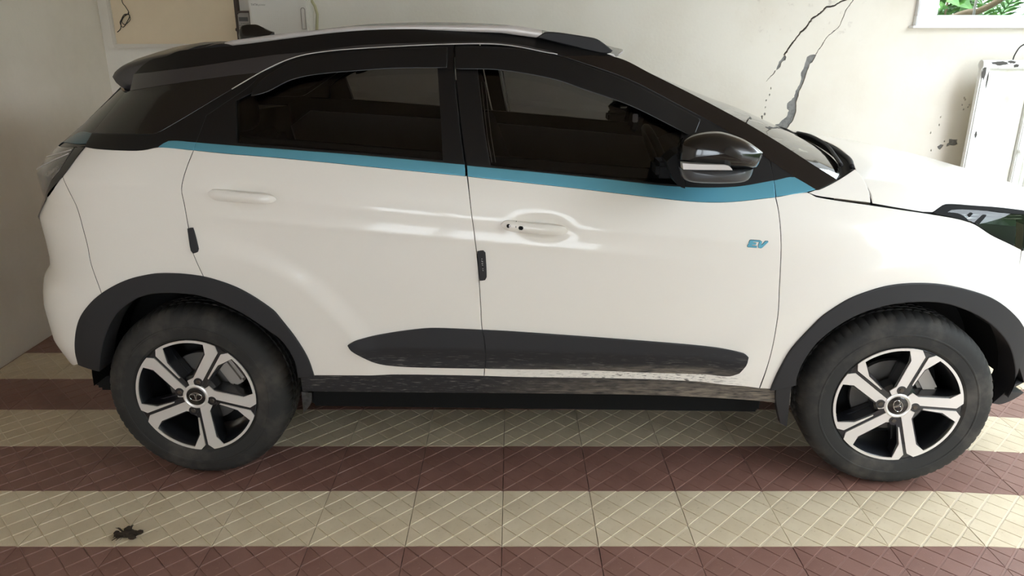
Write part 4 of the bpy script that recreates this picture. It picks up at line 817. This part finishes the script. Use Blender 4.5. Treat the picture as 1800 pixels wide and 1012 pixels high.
# --- spoiler, fin, pale lip
sp = smooth_loop([(p[0], p[2]) for p in L3['spoiler']]+[(-.17, 1.385), (-.10, 1.43), (-.06, 1.488)], .014, 50)
mb = MB(); n = len(sp); ys = [.585, .582, .57, .53, .45, .3, .15, 0]; ys = ys+[-y for y in ys[::-1][1:]]; c_ = sp.mean(0)
for y in ys:
    a = abs(y)/.585; k_ = 1-.35*max(0, (a-.96)/.04)**2; cr_ = .052*(1-a**2.4)
    mb.v += [(c_[0]+(p[0]-c_[0])*k_-.03*(1-a*a), -y, c_[1]+(p[1]-c_[1])*k_+cr_*(.9 if p[1] > 1.44 else .5)) for p in sp]
for i in range(len(ys)-1): mb.f += [(i*n+j, i*n+(j+1) % n, (i+1)*n+(j+1) % n, (i+1)*n+j) for j in range(n)]
mb.f += [tuple(range(n))[::-1], tuple(range((len(ys)-1)*n, len(ys)*n))]; mb.mi = [0]*len(mb.f)
mb.build('rear_spoiler', M['roof'], car, True, 50)
fin = smooth_loop([(p[0], p[2]) for p in L3['fin']]+[(.12, 1.565), (-.03, 1.55)], .01, 40); mb = MB(); n = len(fin)
for y, kx in ((.03, .0), (.024, .35), (.012, .85), (0, 1.), (-.012, .85), (-.024, .35), (-.03, 0)):
    mb.v += [(p[0]+(1-kx)*.25*(.05-p[0]), y, 1.56+(p[1]-1.56)*(kx if p[1] > 1.57 else 1)) for p in fin]
for i in range(6): mb.f += [(i*n+j, i*n+(j+1) % n, (i+1)*n+(j+1) % n, (i+1)*n+j) for j in range(n)]
mb.f += [tuple(range(n))[::-1], tuple(range(6*n, 7*n))]; mb.mi = [0]*len(mb.f)
mb.build('antenna_fin', M['gloss'], car, True, 45)
mb = MB(); p = [(1.488, 1.488), (1.497, 1.496), (1.511, 1.503), (1.523, 1.513), (1.5245, 1.509), (1.514, 1.498), (1.502, 1.490)]; mb.prism(p, -.50, -.47, 1); mb.build('windscreen_pale_lip', M['rail'], car)  # small pale lip at the windscreen's upper edge
mb = MB(); p = [(1.455, 1.497), (1.462, 1.507), (1.482, 1.503), (1.492, 1.491), (1.48, 1.488)]; mb.prism(p, -.585, -.53, 1); mb.build('roof_end_cap', M['rail'], car)
# --- rear and front ends
def rear_face(name, w0, w1, m, k_=.72, off=0.):
    mb = MB(); nv, nw = 26, 14; vs = []
    for i in range(nw+1):
        w = w0+(w1-w0)*i/nw; r = float(rear_end(w)); hw = float(S0(r+LR+.001, w))
        for j in range(nv+1):
            y = k_*(2*j/nv-1); t = (1-abs(y)**NR)**(1/NR); vs.append((r+LR*(1-t)-off, -y*hw, w))
    mb.add(vs, [(i*(nv+1)+j, i*(nv+1)+j+1, (i+1)*(nv+1)+j+1, (i+1)*(nv+1)+j) for i in range(nw) for j in range(nv)])
    return mb.build(name, m, car, True)
rear_face('rear_bumper_face', .363, .74, WHT); rear_face('tailgate', .745, 1.19, WHT); rear_face('rear_window', 1.19, 1.385, M['rearglass'])
rear_face('lower_valance', .36, .52, M['plastic'], .62, .006)
# front corner and face
side('front_bumper', 'bumper_f', WHT, car, 0, gap=.002, fine=False)
side('bumper_lip', 'lip_f', M['arch'], car, 0, .06, gap=.001, fine=False)
def front_face(name, w0, w1, m, k_=.75, off=0.):
    mb = MB(); nv, nw = 26, 10; vs = []
    for i in range(nw+1):
        w = w0+(w1-w0)*i/nw; hw = float(S0(UF-LF-.001, w))
        for j in range(nv+1):
            y = k_*(2*j/nv-1); t = (1-abs(y)**NF)**(1/NF); vs.append((UF-LF+LF*t*1.0-LF*0+off-.10*max(0, (w-.75)/.2)**2, -y*hw, w))
    mb.add(vs, [(i*(nv+1)+j, i*(nv+1)+j+1, (i+1)*(nv+1)+j+1, (i+1)*(nv+1)+j) for i in range(nw) for j in range(nv)])
    return mb.build(name, m, car, True)
front_face('front_bumper_face', .45, .80, WHT); front_face('front_grille', .80, .93, M['gloss']); front_face('lower_grille', .34, .58, M['plastic'], .66, .006); front_face('front_lip', .30, .45, M['arch'])
# --- dark structure inside the skins
mb = MB(); mb.box((1.25, 0, .285), (3.5, 1.36, .09), bev=.02); mb.build('floor_pan', M['dark'], car)
mb = MB(); mb.box((1.22, 0, .265), (1.72, 1.41, .13), bev=.012); mb.build('battery_pack', M['dark'], car)
inner = [(.46, .42), (2.06, .42), (2.08, .60), (2.08, 1.05), (2.0, 1.085), (.9, 1.145), (-.02, 1.21), (-.45, 1.16), (-.40, .90), (-.36, .72), (-.26, .80), (0, .845), (.25, .80), (.38, .66)]
side('body_shell', inner, M['inner'], car, -.034, .012, gap=0, h=.05, fine=False)
side('front_shell', [(2.09, .62), (2.12, .70), (2.22, .80), (2.46, .84), (2.70, .80), (2.84, .86), (2.84, .95), (2.55, .985), (2.3, 1.02), (2.09, 1.05)], M['inner'], car, -.034, .012, gap=0, h=.05, fine=False)
for cu_, nm in ((0., 'rear_wheel_liner'), (2.495, 'front_wheel_liner')):
    mb = MB(); vs = []; A = np.linspace(-.02 if cu_ < 1 else .16, math.pi+.02, 30)
    for yy in (-.888, -.56):
        vs += [(cu_+.405*math.cos(a), max(yy, .02-float(S0(cu_+.405*math.cos(a), max(.345+.405*math.sin(a), .42)))), .345+.405*math.sin(a)) for a in A]
    n = len(A); fs = [(i, i+1, n+i+1, n+i) for i in range(n-1)]
    vs += [(cu_, -.56, .345)]; fs += [(n+i, n+i+1, 2*n) for i in range(n-1)]
    mb.add(vs, fs); MIRROR.append(mb.build(nm, M['dark'], car, True, 40))
# --- door trims, seats, wheel, dash
trim = [(.50, .50), (1.98, .50), (2.0, 1.02), (1.9, 1.045), (.95, 1.125), (.02, 1.185), (-.10, 1.10), (-.06, .92), (.25, .84), (.43, .66)]
dt = side('door_trim', trim, M['trimlight'], car, -.085, .02, gap=0, h=.06, fine=False)
side('trim_cap', [(2.0, 1.02), (2.02, 1.11), (1.9, 1.115), (.95, 1.19), (.02, 1.252), (-.10, 1.22), (-.10, 1.10), (.02, 1.185), (.95, 1.125), (1.9, 1.045)], M['seat'], dt, -.05, .03, 0, .05, (), False, False)
def seat(u, v, wid, name='front_seat'):
    s = empty(name, (u, -v, .32), 0, car)
    mb = MB(); blob(mb, (.16, 0, .20), (.27, wid, .10), 18, 10, 0, 3.2); mb.build('cushion', M['seat'], s, True)
    mb = MB(); vs = []
    for i in range(13):
        t = i/12; x = -.07-.22*t; z = .22+.66*t; w_ = wid*(1.02-.18*t*t); d_ = .085-.03*t
        vs += [(x+d_*math.copysign(abs(math.cos(a))**.6, math.cos(a)), w_*math.copysign(abs(math.sin(a))**.6, math.sin(a)), z) for a in np.linspace(0, 2*math.pi, 18, False)]
    fs = [(i*18+j, i*18+(j+1) % 18, (i+1)*18+(j+1) % 18, (i+1)*18+j) for i in range(12) for j in range(18)]+[tuple(range(18))[::-1], tuple(range(12*18, 13*18))]
    mb.add(vs, fs); mb.build('backrest', M['seat'], s, True)
    mb = MB(); blob(mb, (-.33, 0, .99), (.055, .13, .095), 16, 10, 0, 3); mb.build('headrest', M['seat'], s, True)
    return s
seat(1.25, .37, .25); seat(1.25, -.37, .25)
rs = empty('rear_seat', (.08, 0, .32), 0, car)
mb = MB(); blob(mb, (.20, 0, .22), (.26, .64, .10), 24, 10, 0, 4); mb.build('cushion', M['seat'], rs, True)
mb = MB(); mb.box((-.12, 0, .50), (.14, 1.24, .62), Matrix.Rotation(-.35, 3, 'Y'), bev=.04); mb.build('backrest', M['seat'], rs, True)
for y in (-.38, .38):
    mb = MB(); blob(mb, (-.27, y, .89), (.05, .13, .085), 14, 10, 0, 3); mb.build('headrest', M['seat'], rs, True)
mb = MB(); mb.box((-.36, 0, 1.0), (.36, 1.2, .02), bev=.005); mb.build('parcel_shelf', M['seat'], car)
mb = MB(); vs = []; ds = smooth_loop([(1.86, .62), (1.84, .90), (1.83, 1.02), (1.90, 1.075), (2.06, 1.085), (2.24, 1.075), (2.26, .62)], .03, 50)
mb.prism([tuple(p) for p in ds], -.72, .72, 1); mb.build('dashboard', M['dash'], car)
mb = MB(); cu_ = Vector((1.715, -.37, 1.06)); rot = Matrix.Rotation(-.42, 3, 'Y')
mb.tube([cu_+rot @ Vector((0, .185*math.cos(a), .185*math.sin(a))) for a in np.linspace(0, 2*math.pi, 36, False)], .016, 10, closed=True); sw = mb.build('steering_wheel', M['visor'], car, True)
mb = MB(); blob(mb, cu_+Vector((.03, 0, -.01)), (.04, .07, .06), 14, 8, 0, 3)
for a in (0, math.pi, -math.pi/2): mb.tube([cu_+Vector((.03, 0, 0)), cu_+rot @ Vector((0, .175*math.cos(a), .175*math.sin(a)))], .014, 8)
mb.tube([cu_+Vector((.03, 0, 0)), cu_+Vector((.22, 0, -.10))], .035, 10); mb.build('steering_hub', M['dash'], sw, True)
rv = MB(); rv.box((1.645, 0, 1.215), (.035, .21, .085), Matrix.Rotation(.25, 3, 'Y'), bev=.016); rv = rv.build('rear_view_mirror', M['dash'], car, True, 50)
mb = MB(); mb.tube([(1.655, 0, 1.23), (1.70, 0, 1.30), (1.73, 0, 1.385)], .012, 8); mb.build('mirror_stalk', M['dash'], rv, True)
mb = MB(); mb.box((1.632, -.09, 1.238), (.022, .012, .035), bev=.003); mb.build('mirror_button', M['rail'], rv)
mb = MB(); mb.box((.72, 0, 1.505), (1.14, .96, .012)); mb.build('headliner', M['seat'], car)
# --- door mirrors
L3m = L3['mirror']
def mir():
    r = empty('door_mirror', (1.62, -.93, 1.10), 0, car)
    o0 = Vector((1.62, -.93, 1.10))
    def shell(name, outline, m, y0, y1, bul, puff=1.):
        p = smooth_loop([(a[0], a[2]) for a in outline], .010, 55); mb = MB(); n = len(p); c_ = p.mean(0); K = 8
        for k_ in range(K+1):
            t = k_/K; s_ = 1-.0*t
            q = c_+(p-c_)*max(.02, (1-t**bul)**(1/bul)); yy = y0+(y1-y0)*t
            mb.v += [(a-o0.x, -yy-o0.y, b_-o0.z) for a, b_ in q]
        # back half
        base = len(mb.v)
        for t in (.5, 1.):
            q = c_+(p-c_)*(1-.10*t); mb.v += [(a-o0.x, -(y0-.07*t)-o0.y, b_-o0.z) for a, b_ in q]
        for k_ in range(K): mb.f += [(k_*n+j, k_*n+(j+1) % n, (k_+1)*n+(j+1) % n, (k_+1)*n+j) for j in range(n)]
        mb.f += [(j, (j+1) % n, base+(j+1) % n, base+j) for j in range(n)]
        mb.f += [(base+j, base+(j+1) % n, base+n+(j+1) % n, base+n+j) for j in range(n)]
        mb.f += [tuple(K*n+j for j in range(n)), tuple(base+n+j for j in range(n))[::-1]]; mb.mi = [0]*len(mb.f)
        return mb.build(name, m, r, True, 45)
    shell('mirror_cap', L3m['top']+L3m['split'][::-1][:0]+[(L3m['split'][1][0], 0, L3m['split'][1][2])], M['gloss'], .985, 1.055, 2.6)
    shell('mirror_shell', L3m['low'], M['mirrorlow'], .985, 1.04, 2.6)
    st = [(a[0], a[2]) for a in L3m['strip']]
    mb = MB(); s_ = smooth_loop(st, .01, 40); mb.prism([(a-o0.x, b_-o0.z) for a, b_ in s_], -(1.058)-o0.y, -1.02-o0.y, 1); o_ = mb.build('turn_signal', M['rail'], r)
    me = o_.data
    mb = MB(); mbp = smooth_loop([(a[0], a[2]) for a in L3['mirrorbase']], .01, 45); mb.prism([(a-o0.x, b_-o0.z) for a, b_ in mbp], -(.97)-o0.y, -.86-o0.y, 1); mb.build('mirror_housing_edge', M['inner'], r)
    mb = MB(); mb.box((.03, .10, .055), (.10, .14, .05), bev=.012); mb.build('mirror_arm', M['inner'], r, True, 50)
    return r
MIRROR.append(mir())
# --- wheels
def pol(th, r, t):   # point at distance r along a spoke direction, t to its left
    return (r*math.cos(th)-t*math.sin(th), r*math.sin(th)+t*math.cos(th))
def wheel(name, cu_, spoke0, cap_rot, steer):
    w = empty(name, (cu_, -.885, .332), 0, car); w.rotation_euler = (0, 0, -steer)
    prof = [(.2185, .03), (.2190, .006), (.228, -.002), (.245, -.0045), (.262, -.0045), (.264, -.0062), (.268, -.0062), (.270, -.0045), (.292, -.002), (.306, .004), (.317, .014), (.325, .026), (.3295, .040), (.3315, .056),
            (.332, .072), (.324, .073), (.324, .080), (.332, .081), (.332, .100), (.324, .101), (.324, .110), (.332, .111), (.332, .132), (.324, .133), (.324, .140), (.332, .141), (.3315, .158), (.3285, .175), (.322, .192), (.306, .208), (.27, .217), (.22, .21)]
    def mod(i, j, r, y): return -.0035 if (j % 4 == 0 and 10 <= i <= 14 or (j+2) % 4 == 0 and 25 <= i <= 28) else (-.003 if j % 4 == 2 and i in (17, 18, 21, 22) else 0)
    lathe(prof, 264, (0, 0, 0), None, 0, mod).build('tyre', M['rubber'], w, True, 30)
    mb = lathe([(.2187, .030), (.2187, .004), (.2165, .002), (.213, .004), (.207, .012), (.200, .035), (.196, .10), (.205, .20), (.2185, .205)], 96)
    for k_ in range(5):                                 # black webs behind the bright faces
        th = spoke0+k_*math.radians(72)
        poly = [pol(th, .03, -.014), pol(th, .085, -.0135), pol(th, .150, -.020), pol(th, .183, -.038), pol(th, .2085, -.046), pol(th, .214, 0), pol(th, .206, .058), pol(th, .187, .056), pol(th, .163, .047), pol(th, .06, .044), pol(th, .03, .03)]
        mb.prism([(a, b_) for a, b_ in poly], .0029, .05, 1)
        side_ = [pol(th, .05, -.012), pol(th, .19, -.03), pol(th, .19, .048), pol(th, .05, .038)]
        mb.prism(side_, .05, .075, 1)
    lathe([(.0, .004), (.060, .006), (.075, .018), (.078, .06), (0, .06)], 48, (0, 0, 0), mb)
    rim = mb.build('rim', M['alloyblack'], w, True, 35)
    for k_ in range(5):
        th = spoke0+k_*math.radians(72); t2 = th+math.radians(72)
        R0, R1 = .2172, .2082
        a0 = th+math.atan2(.026, .2155); a1 = t2-math.atan2(.024, .2155)
        o_ = [pol(th, .030, .0058), pol(th, .197, .0058)]+[(R0*math.cos(a), R0*math.sin(a)) for a in np.linspace(a0, a1, 14)]
        o_ += [pol(t2, .199, -.0058), pol(t2, .088, -.0058), pol(t2, .086, -.0095), pol(t2, .154, -.0155), pol(t2, .182, -.033)]
        b0 = th+math.atan2(.062, .195); b1 = t2-math.atan2(.045, .2)
        o_ += [(R1*math.cos(a), R1*math.sin(a)) for a in np.linspace(b1, b0, 12)]+[pol(th, .168, .0415), pol(th, .062, .0385), pol(th, .040, .052), pol(th, .02, .03)]
        mb = MB(); mb.prism(o_, -.0015, .0030, 1); mb.build('spoke', M['silver'], w)
    for k_ in range(4):
        a = spoke0+math.radians(16)+k_*math.pi/2; p = (.059*math.cos(a), 0, .059*math.sin(a))
        mb = MB(); lathe([(.0150, -.0028), (.0165, -.0028), (.0165, .004)], 20, p, mb); lathe([(0, -.004), (.0075, -.004), (.0095, -.001), (.0095, .012)], 6, p, mb, 1)
        lathe([(0, -.002), (.0152, -.002)], 20, p, mb); mb.build('lug_nut', [M['alloyblack'], M['nut']], w)
    mb = lathe([(.046, .006), (.046, -.003), (.041, -.0055), (.036, -.0035), (.0345, -.002)], 40); mb.build('cap_ring', M['silver'], w, True, 40)
    cp = empty('center_cap', (0, 0, 0), 0, w); cp.rotation_euler = (0, -cap_rot, 0)
    lathe([(0, -.0035), (.030, -.0035), (.0345, -.002), (.0345, .01)], 32).build('cap_disc', M['gloss'], cp, True, 40)
    mb = MB(); el = [(.0225*math.cos(a), -.0042, .0150*math.sin(a)) for a in np.linspace(0, 2*math.pi, 32, False)]; mb.tube(el, .0011, 6, closed=True)
    for s_ in (-1, 1):
        mb.tube(cat([(s_*.0185, -.0042, .0075), (s_*.009, -.0042, .0088), (s_*.0040, -.0042, .0072), (s_*.0022, -.0042, -.002), (s_*.0018, -.0042, -.0135)]), .0011, 6)
    mb.build('cap_emblem', M['chrome'], cp, True)
    lathe([(.05, .085), (.135, .085), (.135, .105), (.05, .105)], 48).build('brake_disc', M['steel'], w, True, 30)
    a = .55; mb = MB(); mb.box((.125*math.cos(a), .095, .125*math.sin(a)), (.06, .07, .11), Matrix.Rotation(-a, 3, 'Y'), bev=.012); mb.build('brake_caliper', M['meter'], w, True, 40)
    lathe([(0, .16), (.19, .16)], 40).build('brake_backplate', M['dark'], w)
    return w
rw_ = wheel('rear_wheel', .003, math.radians(58), math.radians(0), 0.)
fw_ = wheel('front_wheel', 2.496, math.radians(70), math.radians(-70), .070)
def copy_tree(o, parent):
    c_ = o.copy(); COL.objects.link(c_); c_.parent = parent
    for ch in list(o.children): copy_tree(ch, c_)
    return c_
for o in MIRROR:                                          # the far side of the car
    c_ = copy_tree(o, car)
    if o.location.y: c_.location.y = -o.location.y
    c_.scale = (1, -1, 1)
for o, st in ((rw_, 0.), (fw_, .07)):
    c_ = copy_tree(o, car); c_.location.y = .885; c_.rotation_euler = (0, 0, math.pi-st)
